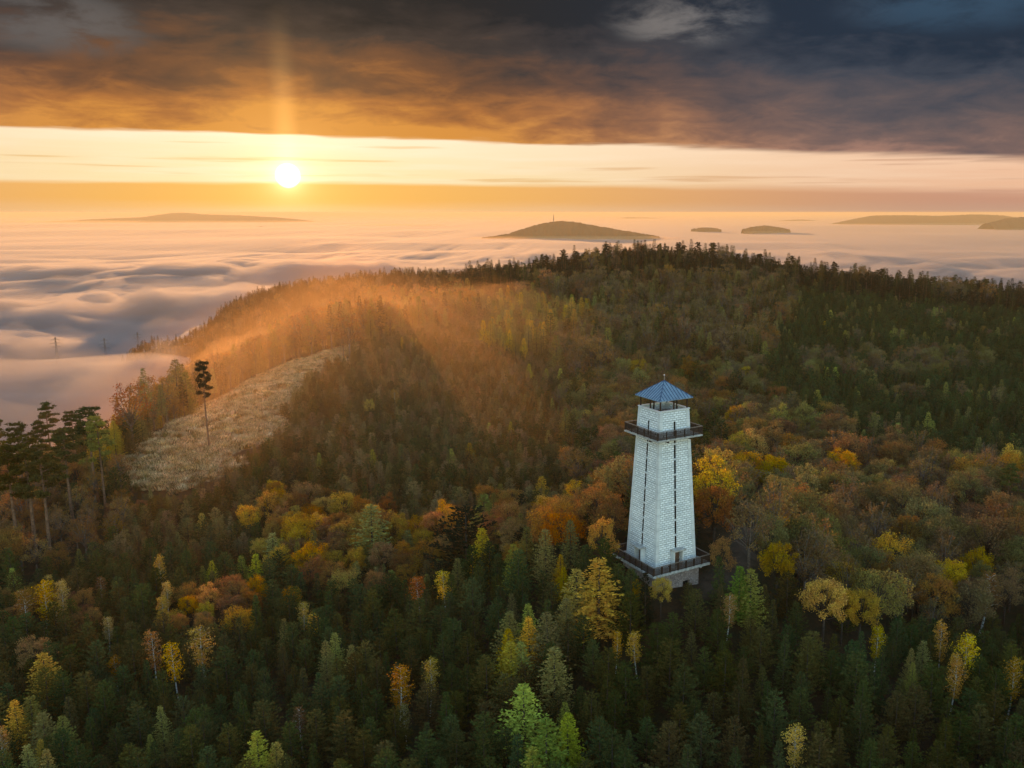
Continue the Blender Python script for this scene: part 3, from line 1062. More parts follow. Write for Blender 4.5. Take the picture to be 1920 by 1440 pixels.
class Leaves:
    def __init__(self, rng):
        self.r, self.C, self.A, self.L, self.W = rng, [], [], [], []

    def put(self, C, A, L, W):
        C, A = np.atleast_2d(C), np.atleast_2d(A)
        n = len(C)
        self.C.append(C)
        self.A.append(np.broadcast_to(A, C.shape))
        self.L.append(np.broadcast_to(L, (n,)))
        self.W.append(np.broadcast_to(W, (n,)))

    def mesh(self, name):
        C, A, L, W = (np.concatenate(q) for q in (self.C, self.A, self.L, self.W))
        A = A / (np.linalg.norm(A, axis=1, keepdims=True) + 1e-9)
        R = self.r.normal(size=C.shape)
        B = np.cross(A, R)
        B /= np.linalg.norm(B, axis=1, keepdims=True) + 1e-9
        a, b = A * L[:, None] / 2, B * W[:, None] / 2
        V = np.stack([C - a, C + b - a * 0.1, C + a, C - b - a * 0.1], 1).reshape(-1, 3)
        Q = np.arange(len(V)).reshape(-1, 4)
        return mesh_np(name, V, Q)


def unit(v):
    return v / (np.linalg.norm(v) + 1e-9)


def make_conifer(seed, h=10.0, base=0.10, rad=2.2, droop=0.15, per=9, step=0.42, leaf=(0.62, 0.20), power=0.8, clump=1.0, bark=None, trunk_r=0.13):
    r = np.random.default_rng(seed)
    lv = Leaves(r)
    lean = r.normal(0, 0.012, 2)
    z = base * h
    while z < h * 0.985:
        tt = (z / h - base) / (1 - base)
        R = rad * (1 - tt) ** power * (0.55 + 0.45 * min(1, tt * 5 + 0.3)) * r.uniform(0.85, 1.12) + 0.12
        n = max(4, int(per * (0.45 + 0.55 * (1 - tt))))
        a0 = r.uniform(0, 6.28)
        for k in range(n):
            a = a0 + k * 6.283 / n + r.normal(0, 0.22)
            ln = R * r.uniform(0.62, 1.18)
            d = np.array([math.cos(a), math.sin(a), 0])
            side = np.array([-math.sin(a), math.cos(a), 0])
            m = max(2, int(ln / 0.27))
            f = (np.arange(m) + 0.8 + r.uniform(-0.2, 0.2, m)) / m
            f = f[f > 0.22] if ln > 1.0 else f
            zz = z - droop * ln * np.sin(f * 2.2) + (0.16 + 0.25 * (droop < 0)) * ln * f ** 2.2
            P = d[None] * (f * ln)[:, None] + np.stack([lean[0] * zz, lean[1] * zz, zz], 1)
            for s in (-1, 1):
                A = d * 0.65 + side * s * 0.75 + np.array([0, 0, 0.12 + 0.3 * (droop < 0)])
                wl = (leaf[0] * (1.05 - 0.45 * f)) * r.uniform(0.75, 1.2, len(f))
                lv.put(P + unit(A)[None] * (wl * 0.42)[:, None] + r.normal(0, 0.04, P.shape), A[None] + r.normal(0, 0.2, P.shape), wl, leaf[1] * clump)
            tip = P[-1]
            lv.put(tip + d * 0.12, d + np.array([0, 0, 0.25]), leaf[0] * 0.8, leaf[1])
        z += step * r.uniform(0.8, 1.2) * (0.75 + 0.25 * (1 - tt))
    top = np.array([lean[0] * h, lean[1] * h, h])
    lv.put(top - [0, 0, 0.25], np.array([[0, 0, 1.0]]), 0.9, 0.16)
    lv.put(top - [0, 0, 0.35], np.array([[0.1, 0, 1.0]]), 0.8, 0.2)
    tb = MB()
    tb.tube([(0, 0, -0.8), (lean[0] * h * 0.5, lean[1] * h * 0.5, h * 0.5), (lean[0] * h, lean[1] * h, h * 0.97)], [trunk_r * 1.25, trunk_r * 0.7, 0.02], 6)
    return tb.mesh('trunk', True), lv.mesh('crown'), bark or BARK, NEEDLE


def make_scots_pine(seed, h=22.0):
    r = np.random.default_rng(seed)
    lv = Leaves(r)
    tb = MB()
    bend = r.normal(0, 0.35, (2,))
    ax = lambda z: np.array([bend[0] * math.sin(z / h * 2.6), bend[1] * math.sin(z / h * 3.1), z])
    zs = np.linspace(-0.8, h * 0.96, 8)
    tb.tube([ax(z) for z in zs], [0.30 * (1 - max(z, 0) / h) + 0.05 for z in zs], 7)
    nb = 17
    for k in range(nb):
        z = h * (0.60 + 0.39 * (k / (nb - 1)) ** 0.8)
        a = k * 2.4 + r.normal(0, 0.3)
        tt = (z / h - 0.6) / 0.4
        ln = (2.9 * (1 - tt) ** 0.55 * r.uniform(0.6, 1.15) + 0.5)
        d = np.array([math.cos(a), math.sin(a), r.uniform(0.05, 0.35)])
        p0, p1 = ax(z), ax(z) + d * ln
        tb.tube([p0, p0 + d * ln * 0.5 + [0, 0, 0.1], p1], [0.09, 0.06, 0.03], 5)
        for q in range(int(3 + ln * 1.6)):
            c = p0 + d * ln * r.uniform(0.45, 1.08) + r.normal(0, 0.38, 3) * [1, 1, 0.45]
            m = 42
            u = r.normal(size=(m, 3))
            u /= np.linalg.norm(u, axis=1, keepdims=True)
            P = c + u * [0.75, 0.75, 0.36] * r.uniform(0.5, 1.0, (m, 1))
            lv.put(P, u + [0, 0, 0.5], r.uniform(0.35, 0.6, m), 0.2)
    for k in range(6):      # dead stubs on the bare trunk
        z = h * r.uniform(0.3, 0.6)
        a = r.uniform(0, 6.28)
        tb.tube([ax(z), ax(z) + np.array([math.cos(a), math.sin(a), -0.1]) * r.uniform(0.5, 1.3)], [0.035, 0.012], 4)
    return tb.mesh('trunk', True), lv.mesh('crown'), PINE_BARK, NEEDLE


def make_broadleaf(seed, h=13.0, rad=3.8, lobes=20, per=130, leaf=0.46, sparse=0.0, bark=None):
    r = np.random.default_rng(seed)
    lv = Leaves(r)
    tb = MB()
    fork = h * r.uniform(0.22, 0.34)
    tb.tube([(0, 0, -0.8), (0.05, 0.03, fork), (r.normal(0, 0.2), r.normal(0, 0.2), h * 0.72)], [0.27, 0.2, 0.05], 7)
    cz, hz = h * 0.64, h * 0.36
    for k in range(lobes):
        a = k * 2.39996 + r.normal(0, 0.2)
        q = (k + 0.5) / lobes
        el = math.asin(-0.55 + 1.53 * q)
        sc = r.uniform(0.55, 0.98)
        c = np.array([math.cos(a) * math.cos(el) * rad * sc, math.sin(a) * math.cos(el) * rad * sc, cz + math.sin(el) * hz * sc * 1.05])
        lr = rad * r.uniform(0.20, 0.40)
        p0 = np.array([0.03, 0.02, fork + (c[2] - fork) * 0.25])
        mid = p0 + (c - p0) * 0.55 + r.normal(0, 0.25, 3) + [0, 0, 0.35]
        tb.tube([p0, mid, c + (c - mid) * 0.5], [0.10, 0.055, 0.015], 5)
        for _ in range(4):
            e = c + r.normal(0, 1, 3) * lr * 0.75
            tb.tube([mid + (c - mid) * r.uniform(0.2, 1), e], [0.03, 0.008], 4)
        m = int(per * (1 - sparse) * r.uniform(0.75, 1.25) * (lr / (rad * 0.34)) ** 2)
        u = r.normal(size=(m, 3))
        u /= np.linalg.norm(u, axis=1, keepdims=True)
        bump = 0.72 + 0.28 * np.sin(u[:, 0] * 5 + k) * np.sin(u[:, 1] * 5 + 2 * k) + 0.2 * r.normal(size=m)
        P = c + u * (lr * bump)[:, None] * [1, 1, 0.85]
        lv.put(P, r.normal(size=(m, 3)) + u * 0.5, r.uniform(0.7, 1.3, m) * leaf, leaf * 0.72)
    return tb.mesh('trunk', True), lv.mesh('crown'), bark or BARK, LEAF


def make_birch(seed, h=11.0, rad=1.7, n=34, per=38, leaf=0.27):
    r = np.random.default_rng(seed)
    lv = Leaves(r)
    tb = MB()
    b = r.normal(0, 0.3, 2)
    ax = lambda z: np.array([b[0] * math.sin(z / h * 2.5), b[1] * math.sin(z / h * 2.0), z])
    zs = np.linspace(-0.6, h * 0.97, 7)
    tb.tube([ax(z) for z in zs], [0.13 * (1 - max(z, 0) / h) + 0.018 for z in zs], 6)
    for k in range(n):
        tt = (k + 0.5) / n
        z = h * (0.36 + 0.6 * tt)
        a = k * 2.4 + r.normal(0, 0.3)
        ln = rad * (0.35 + 0.75 * math.sin(math.pi * min(1, 0.18 + 0.82 * (1 - tt)) ** 0.8) ** 0.8) * r.uniform(0.7, 1.15) * (1.05 - 0.55 * tt)
        d = np.array([math.cos(a), math.sin(a), 0.75])
        p0 = ax(z)
        p1, p2 = p0 + d * ln * 0.6, p0 + d * ln * np.array([1.05, 1.05, 0.72])
        tb.tube([p0, p1, p2], [0.03, 0.018, 0.006], 4)
        m = int(per * r.uniform(0.7, 1.3))
        f = r.uniform(0.3, 1.1, m)[:, None]
        P = p0 + (p2 - p0) * f + [0, 0, 1] * (0.25 * ln * np.sin(f * 3.0)) + r.normal(0, 0.28, (m, 3)) - [0, 0, 1] * r.uniform(0, 0.5, (m, 1))
        lv.put(P, r.normal(size=(m, 3)) + [0, 0, -0.6], r.uniform(0.7, 1.3, m) * leaf, leaf * 0.7)
    return tb.mesh('trunk', True), lv.mesh('crown'), BIRCH_BARK, LEAF


PROTO = {'spruce': [], 'larch': [], 'broadleaf': [], 'birch': [], 'pine': [], 'timber': [], 'bare': []}
for s_ in range(4):     # young pines, broad and tufted
    PROTO['spruce'].append((make_conifer(11 + s_, 10, 0.06, 3.2, -0.30, 9, 0.58, (0.74, 0.25), 0.58), 10.0))
for s_ in range(2):
    PROTO['spruce'].append((make_conifer(21 + s_, 10, 0.05, 2.3, 0.22, 9, 0.45, (0.66, 0.21), 0.9), 10.0))
for s_ in range(4):
    PROTO['larch'].append((make_conifer(31 + s_, 10, 0.06, 2.35, 0.02, 11, 0.30, (0.46, 0.14), 0.72 + 0.1 * (s_ % 2)), 10.0))
for s_ in range(5):
    PROTO['broadleaf'].append((make_broadleaf(41 + s_, 13.0, 3.6 + 0.25 * s_, 26 + s_ % 3, 240, 0.28), 13.0))
for s_ in range(2):
    PROTO['bare'].append((make_broadleaf(51 + s_, 13.0, 3.4, 20, 120, 0.34, 0.35, GREY_BARK), 13.0))
for s_ in range(3):
    PROTO['birch'].append((make_birch(61 + s_), 11.0))
for s_ in range(3):
    PROTO['pine'].append((make_scots_pine(71 + s_), 22.0))
for s_ in range(3):     # tall narrow forest conifers with a bare lower trunk
    PROTO['timber'].append((make_conifer(81 + s_, 20, 0.36, 2.3, 0.12, 8, 0.62, (0.95, 0.27), 0.7, 1.0, PINE_BARK, 0.22), 20.0))

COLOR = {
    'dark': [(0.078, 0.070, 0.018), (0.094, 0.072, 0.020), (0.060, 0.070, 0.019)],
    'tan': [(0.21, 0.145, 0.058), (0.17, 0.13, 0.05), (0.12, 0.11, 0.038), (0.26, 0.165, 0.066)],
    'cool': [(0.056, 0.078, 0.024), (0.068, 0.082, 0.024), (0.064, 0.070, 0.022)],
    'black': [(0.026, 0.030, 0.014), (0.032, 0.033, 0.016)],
    'lime': [(0.40, 0.40, 0.05), (0.44, 0.38, 0.05)],
    'pale': [(0.29, 0.28, 0.06), (0.33, 0.29, 0.065)],
    'olive': [(0.22, 0.18, 0.052), (0.25, 0.20, 0.058)],
    'yellow': [(0.66, 0.40, 0.035), (0.62, 0.40, 0.04)],
    'gold': [(0.56, 0.32, 0.036), (0.52, 0.31, 0.04)],
    'orange': [(0.54, 0.25, 0.028), (0.48, 0.20, 0.027), (0.54, 0.29, 0.032)],
    'rust': [(0.31, 0.155, 0.046), (0.26, 0.135, 0.046), (0.34, 0.155, 0.04)],
    'brown': [(0.22, 0.14, 0.050), (0.18, 0.12, 0.050), (0.24, 0.135, 0.045)],
    'green': [(0.17, 0.225, 0.03)],
}
KIND_NAME = {'spruce': 'conifer_tree', 'timber': 'conifer_tree', 'larch': 'larch_tree', 'broadleaf': 'broadleaf_tree', 'bare': 'broadleaf_tree', 'birch': 'birch_tree', 'pine': 'pine_tree'}

# trees that stand out: kind, tip pixel u, v, height, width factor, colour, what it is called
MARKS = [
    ('larch', 482, 1372, 9.5, 1.1, 'lime', 'bright lime larch low on the slope'),
    ('larch', 516, 1393, 7.5, 1.0, 'lime', 'small lime larch beside a bigger one'),
    ('larch', 80, 1222, 9.5, 1.25, 'gold', 'broad golden larch alone among dark conifers'),
    ('larch', 28, 1312, 9.0, 1.0, 'gold', 'slim yellow larch in a loose row'),
    ('larch', 55, 1303, 9.0, 1.0, 'olive', 'olive larch behind a slim yellow larch'),
    ('larch', 78, 1336, 8.0, 1.2, 'olive', 'squat olive larch ending a row'),
    ('larch', 117, 1344, 8.0, 1.0, 'olive', 'narrow olive larch past a row'),
    ('larch', 953, 1146, 9.5, 1.2, 'olive', 'olive larch behind the bright larch clump'),
    ('larch', 992, 1136, 9.5, 0.9, 'lime', 'pointed larch behind the brightest yellow one'),
    ('larch', 993, 1157, 9.0, 1.0, 'yellow', 'brightest yellow larch below the tower'),
    ('larch', 1028, 1148, 10.0, 1.3, 'olive', 'wide dull larch beside the brightest yellow larch'),
    ('larch', 953, 1178, 9.0, 0.9, 'gold', 'thin gold larch in the bright clump'),
    ('larch', 958, 1201, 9.0, 1.05, 'yellow', 'yellow larch fronting the bright clump'),
    ('larch', 977, 1206, 8.5, 1.0, 'pale', 'pale larch fronting the bright clump'),
    ('larch', 1040, 1213, 10.0, 1.1, 'olive', 'thin bare looking larch with sparse tip'),
    ('larch', 983, 1288, 11.0, 1.3, 'lime', 'big yellow green larch on the near slope'),
    ('larch', 1060, 1316, 8.0, 0.7, 'pale', 'small pale larch behind a lime one'),
    ('larch', 1064, 1336, 9.0, 1.05, 'lime', 'lime larch next to the broad green one'),
    ('larch', 1021, 1351, 11.0, 1.35, 'green', 'broad fresh green larch on the near slope'),
    ('larch', 999, 1402, 8.5, 0.95, 'lime', 'lime larch cut by the lower edge'),
    ('larch', 1123, 1044, 13.0, 1.25, 'gold', 'tall golden larch before the tower railing'),
    ('larch', 1082, 1067, 11.0, 1.1, 'gold', 'second golden larch beside the tall golden one'),
    ('larch', 1062, 1120, 9.0, 1.0, 'olive', 'brownish larch in front of the golden pair'),
    ('larch', 1050, 1040, 6.0, 0.9, 'gold', 'small gold larch by the tower grass'),
    ('larch', 694, 946, 16.0, 1.25, 'pale', 'biggest pale larch amid orange crowns'),
    ('larch', 906, 926, 14.0, 1.05, 'pale', 'tall pale larch standing above orange crowns'),
    ('larch', 903, 988, 12.0, 0.85, 'gold', 'narrow golden green larch in the orange band'),
    ('larch', 963, 1018, 9.5, 0.85, 'pale', 'slim pale larch below the orange band'),
    ('larch', 987, 987, 10.0, 0.85, 'olive', 'slim olive larch below the orange band'),
    ('larch', 1023, 990, 10.0, 0.9, 'olive', 'olive larch next to an orange beech'),
    ('larch', 733, 1068, 8.0, 1.0, 'pale', 'short pale larch before the orange band'),
    ('larch', 669, 1050, 9.0, 0.6, 'olive', 'very thin larch under the biggest pale larch'),
    ('larch', 800, 1048, 8.5, 0.9, 'olive', 'dull larch behind the orange cone tree'),
    ('larch', 857, 1046, 9.0, 0.9, 'olive', 'dull larch behind the yellow flame birch'),
    ('larch', 510, 998, 10.0, 1.0, 'pale', 'pale larch of the twin pair'),
    ('larch', 526, 1008, 9.0, 1.0, 'pale', 'smaller larch of the twin pair'),
    ('larch', 452, 1042, 7.5, 1.0, 'pale', 'short pale larch below the golden maple'),
    ('larch', 378, 962, 8.0, 1.0, 'gold', 'golden tipped larch inside the dark plantation'),
    ('larch', 147, 1028, 6.0, 0.8, 'lime', 'small lime larch near the tall bare trunks'),
    ('larch', 698, 842, 8.0, 0.9, 'lime', 'lone lime larch inside the dark plantation'),
    ('larch', 846, 840, 8.0, 0.9, 'lime', 'narrow lime larch near a paired one'),
    ('larch', 880, 830, 8.5, 1.1, 'gold', 'double topped gold larch in the plantation'),
    ('larch', 917, 792, 8.0, 1.0, 'lime', 'small lime larch at the plantation edge'),
    ('larch', 957, 790, 8.0, 0.9, 'lime', 'second lime larch at the plantation edge'),
    ('larch', 1015, 892, 10.0, 1.1, 'gold', 'gold larch behind the orange band'),
    ('larch', 1111, 872, 9.0, 0.9, 'lime', 'lime larch beside the tower shaft'),
    ('larch', 1096, 605, 17.0, 0.8, 'pale', 'tall slender pale larch on the far slope'),
    ('larch', 992, 682, 10.0, 0.9, 'lime', 'pointed lime larch under the tall spruce'),
    ('larch', 1024, 690, 9.0, 0.9, 'lime', 'lime larch next to the tall spruce trunk'),
    ('larch', 1050, 690, 10.0, 1.0, 'lime', 'paired lime larch below the slope'),
    ('larch', 1133, 652, 13.0, 0.9, 'pale', 'pale larch on the far slope'),
    ('larch', 1186, 628, 16.0, 1.0, 'gold', 'golden green larch on a tall trunk'),
    ('larch', 1162, 668, 11.0, 1.1, 'lime', 'bright lime larch cluster top'),
    ('larch', 1180, 672, 10.0, 1.0, 'lime', 'lime larch next to the cluster top'),
    ('larch', 1533, 730, 13.0, 1.0, 'lime', 'single lime larch beyond the tower'),
    ('larch', 1548, 686, 10.0, 1.0, 'gold', 'yellowish larch up the green slope'),
    ('larch', 1558, 582, 14.0, 0.9, 'lime', 'lime larch high on the green slope'),
    ('larch', 1546, 602, 12.0, 0.9, 'yellow', 'yellow larch high on the green slope'),
    ('larch', 1467, 735, 9.0, 0.9, 'pale', 'pale larch beside the golden oak'),
    ('larch', 1030, 566, 18.0, 0.9, 'pale', 'sunlit larch where the mist ends'),
    ('larch', 1008, 550, 20.0, 1.0, 'pale', 'sunlit pale larch in the glowing mist'),
    ('larch', 1071, 552, 18.0, 1.0, 'pale', 'sunlit larch under the ridge conifers'),
    ('larch', 1409, 1070, 9.5, 1.0, 'pale', 'pale green larch by the path'),
    ('larch', 1388, 1064, 9.0, 1.1, 'green', 'vivid green larch ending the path'),
    ('birch', 788, 1082, 9.5, 1.25, 'orange', 'orange cone shaped birch'),
    ('birch', 834, 1072, 9.0, 1.2, 'yellow', 'yellow flame shaped birch'),
    ('birch', 745, 1248, 11.0, 1.15, 'orange', 'orange birch with a white trunk'),
    ('birch', 803, 1238, 10.0, 0.9, 'gold', 'yellow birch with a thin white trunk'),
    ('birch', 760, 1320, 7.0, 0.9, 'olive', 'thin faded birch low on the slope'),
    ('birch', 378, 1171, 12.0, 1.25, 'gold', 'brown gold birch with pointed crown'),
    ('birch', 325, 1206, 11.0, 0.95, 'yellow', 'yellow birch next to a rusty one'),
    ('birch', 285, 1186, 11.5, 0.95, 'rust', 'rusty birch with leaning pale trunk'),
    ('birch', 302, 1040, 11.0, 0.85, 'gold', 'small round birch on a bare trunk'),
    ('birch', 309, 1090, 9.0, 0.9, 'gold', 'golden birch above the yellow ball tree'),
    ('birch', 300, 1117, 8.0, 1.1, 'yellow', 'bright yellow ball shaped tree'),
    ('birch', 76, 1092, 12.0, 1.15, 'gold', 'golden birch in the birch group'),
    ('birch', 38, 1105, 12.0, 1.1, 'rust', 'rusty birch in the birch group'),
    ('birch', 110, 1088, 11.0, 0.9, 'gold', 'slim gold birch in the birch group'),
    ('birch', 100, 1128, 9.0, 0.9, 'orange', 'orange birch in front of the birch group'),
    ('birch', 198, 1157, 8.0, 1.0, 'olive', 'pale crooked birch above dark pines'),
    ('birch', 215, 1233, 7.0, 1.1, 'orange', 'orange bush like birch in dark pines'),
    ('birch', 563, 1325, 9.0, 0.9, 'brown', 'thin brown birch with white trunk'),
    ('birch', 565, 1127, 9.0, 1.0, 'gold', 'yellow birch with a brighter one in front'),
    ('birch', 585, 1148, 7.5, 1.1, 'yellow', 'short bright yellow birch'),
    ('birch', 740, 730, 10.0, 1.2, 'gold', 'golden birch alone in the plantation'),
    ('broadleaf', 692, 747, 9.5, 0.75, 'gold', 'golden broadleaf alone in the plantation'),
    ('birch', 1196, 1188, 8.0, 1.1, 'gold', 'gold birch under the tower'),
    ('birch', 1155, 1182, 7.5, 0.8, 'gold', 'slim gold birch under the tower'),
    ('birch', 1494, 1368, 9.0, 1.2, 'yellow', 'golden yellow birch near the lower edge'),
    ('birch', 1644, 1174, 9.0, 1.0, 'yellow', 'small golden birch amid dark conifers'),
    ('birch', 1821, 1188, 12.0, 1.25, 'gold', 'large golden birch with white trunks'),
    ('birch', 1790, 1230, 11.0, 1.0, 'orange', 'orange birch beside the large golden one'),
    ('birch', 1767, 1167, 11.0, 0.8, 'gold', 'slim golden birch with tall white trunk'),
    ('birch', 1900, 1236, 11.0, 1.0, 'gold', 'golden birch at the frame edge'),
    ('birch', 1846, 1076, 14.0, 1.35, 'rust', 'tall rusty birch with pale branching trunk'),
    ('birch', 1365, 1115, 8.5, 1.1, 'gold', 'golden birch by the foot of the tower'),
    ('broadleaf', 1240, 1075, 8.0, 0.75, 'gold', 'golden bush tree against the tower railing'),
    ('spruce', 1160, 1058, 6.0, 0.9, 'dark', 'dark conifer under the outer terrace corner'),
    ('spruce', 1185, 1070, 6.5, 0.9, 'dark', 'dark conifer hiding the stone base'),
    ('spruce', 1211, 1074, 7.5, 0.95, 'black', 'blackish conifer under the terrace front corner'),
    ('broadleaf', 1195, 1090, 5.5, 0.75, 'orange', 'orange bush tree below the terrace railing'),
    ('spruce', 1305, 1106, 7.0, 0.9, 'dark', 'dark conifer before the pink stone base'),
    ('broadleaf', 465, 943, 12.0, 0.85, 'gold', 'golden maple above the orange band'),
    ('broadleaf', 642, 918, 12.0, 0.9, 'gold', 'orange gold beech topping the orange band'),
    ('broadleaf', 512, 900, 12.0, 1.0, 'rust', 'rust red beech at the plantation foot'),
    ('broadleaf', 560, 985, 11.0, 0.85, 'orange', 'orange beech behind the twin larches'),
    ('broadleaf', 585, 1040, 11.0, 0.85, 'orange', 'orange beech below the twin larches'),
    ('broadleaf', 640, 970, 12.0, 0.9, 'orange', 'orange beech beside the biggest pale larch'),
    ('broadleaf', 745, 960, 12.0, 0.9, 'orange', 'orange beech across from the biggest pale larch'),
    ('broadleaf', 835, 940, 12.0, 0.9, 'orange', 'orange beech behind the dark round pine'),
    ('broadleaf', 955, 935, 12.0, 0.95, 'orange', 'orange beech past the tall pale larch'),
    ('broadleaf', 1120, 905, 12.0, 1.05, 'rust', 'rusty oak leaning against the tower shaft'),
    ('broadleaf', 1150, 935, 11.0, 1.0, 'rust', 'rusty oak close to the tower shaft'),
    ('broadleaf', 1180, 710, 14.0, 1.2, 'rust', 'round rust brown oak behind the tower roof'),
    ('broadleaf', 1095, 770, 12.0, 1.0, 'gold', 'golden oak before the round rust oak'),
    ('broadleaf', 1340, 865, 15.0, 1.05, 'gold', 'tall olive gold oak beside the tower'),
    ('broadleaf', 1420, 870, 12.0, 0.7, 'gold', 'narrow gold oak next to the path'),
    ('broadleaf', 1460, 1010, 12.0, 0.95, 'gold', 'golden oak along the path'),
    ('broadleaf', 1352, 1010, 9.0, 0.85, 'rust', 'small rusty oak by the tower railing'),
    ('broadleaf', 1445, 965, 12.0, 0.9, 'olive', 'olive oak along the path'),
    ('broadleaf', 1430, 755, 13.0, 1.0, 'gold', 'golden crowned oak beyond the tower'),
    ('broadleaf', 1549, 1075, 13.0, 0.95, 'gold', 'golden oak of the golden trio'),
    ('broadleaf', 1583, 1095, 11.0, 0.85, 'gold', 'middle oak of the golden trio'),
    ('broadleaf', 1617, 1095, 12.0, 1.0, 'gold', 'outer oak of the golden trio'),
    ('broadleaf', 1668, 1000, 14.0, 1.1, 'gold', 'large golden oak above the golden trio'),
    ('broadleaf', 1590, 890, 15.0, 1.05, 'olive', 'olive oak in the brown wood'),
    ('broadleaf', 1690, 888, 15.0, 1.15, 'rust', 'rusty oak in the brown wood'),
    ('broadleaf', 1645, 885, 14.0, 0.9, 'olive', 'yellow olive oak between brown crowns'),
    ('broadleaf', 1725, 945, 13.0, 0.9, 'gold', 'gold flecked oak in the brown wood'),
    ('broadleaf', 1784, 1046, 13.0, 1.0, 'gold', 'gold topped oak near the rusty birch'),
    ('broadleaf', 1580, 775, 13.0, 0.95, 'olive', 'tawny oak beside the green slope'),
    ('broadleaf', 430, 1075, 9.0, 0.9, 'orange', 'orange beech in the low orange belt'),
    ('broadleaf', 475, 1078, 9.0, 0.9, 'orange', 'second orange beech in the low orange belt'),
    ('broadleaf', 352, 1112, 8.0, 0.9, 'orange', 'orange bush tree beside the yellow ball tree'),
    ('broadleaf', 385, 1128, 7.0, 0.75, 'yellow', 'yellow bush tree beneath the low orange belt'),
    ('spruce', 873, 950, 14.0, 1.5, 'black', 'dark round pine among orange beeches'),
    ('timber', 1034, 585, 25.0, 1.35, 'olive', 'tall spruce with wide tiers and bare trunk'),
    ('pine', 380, 678, 24.0, 0.72, 'black', 'lone tall pine standing in the pale clearing'),
    ('pine', 165, 764, 25.0, 1.25, 'dark', 'tall dark pine at the hill shoulder'),
    ('pine', 132, 772, 19.0, 1.0, 'dark', 'pine outlined against the fog'),
    ('pine', 190, 742, 17.0, 1.0, 'dark', 'slim pine outlined against the fog'),
    ('pine', 118, 806, 25.0, 1.2, 'dark', 'heavy dark pine over rusty undergrowth'),
    ('pine', 30, 796, 23.0, 1.2, 'dark', 'pine at the frame edge before the fog'),
    ('pine', 70, 793, 20.0, 1.0, 'dark', 'crooked pine before the fog'),
    ('pine', 40, 825, 27.0, 1.2, 'dark', 'big dark pine with bare trunk below'),
    ('pine', 68, 838, 27.0, 1.1, 'dark', 'big pine next to another big one'),
    ('pine', 12, 838, 26.0, 1.2, 'dark', 'dark pine half cut by the frame'),
    ('pine', 180, 782, 26.0, 0.9, 'olive', 'pine whose trunk glows orange'),
    ('pine', 240, 730, 15.0, 1.2, 'dark', 'low pine against the fog bank'),
    ('pine', 268, 722, 15.0, 1.2, 'dark', 'round topped pine against the fog bank'),
    ('pine', 285, 728, 14.0, 1.1, 'dark', 'last pine before the misty valley'),
    ('pine', 1895, 870, 16.0, 1.2, 'cool', 'spreading green pine at the wood edge'),
]


def P_(s):
    return [tuple(map(float, q.split(','))) for q in s.split()]


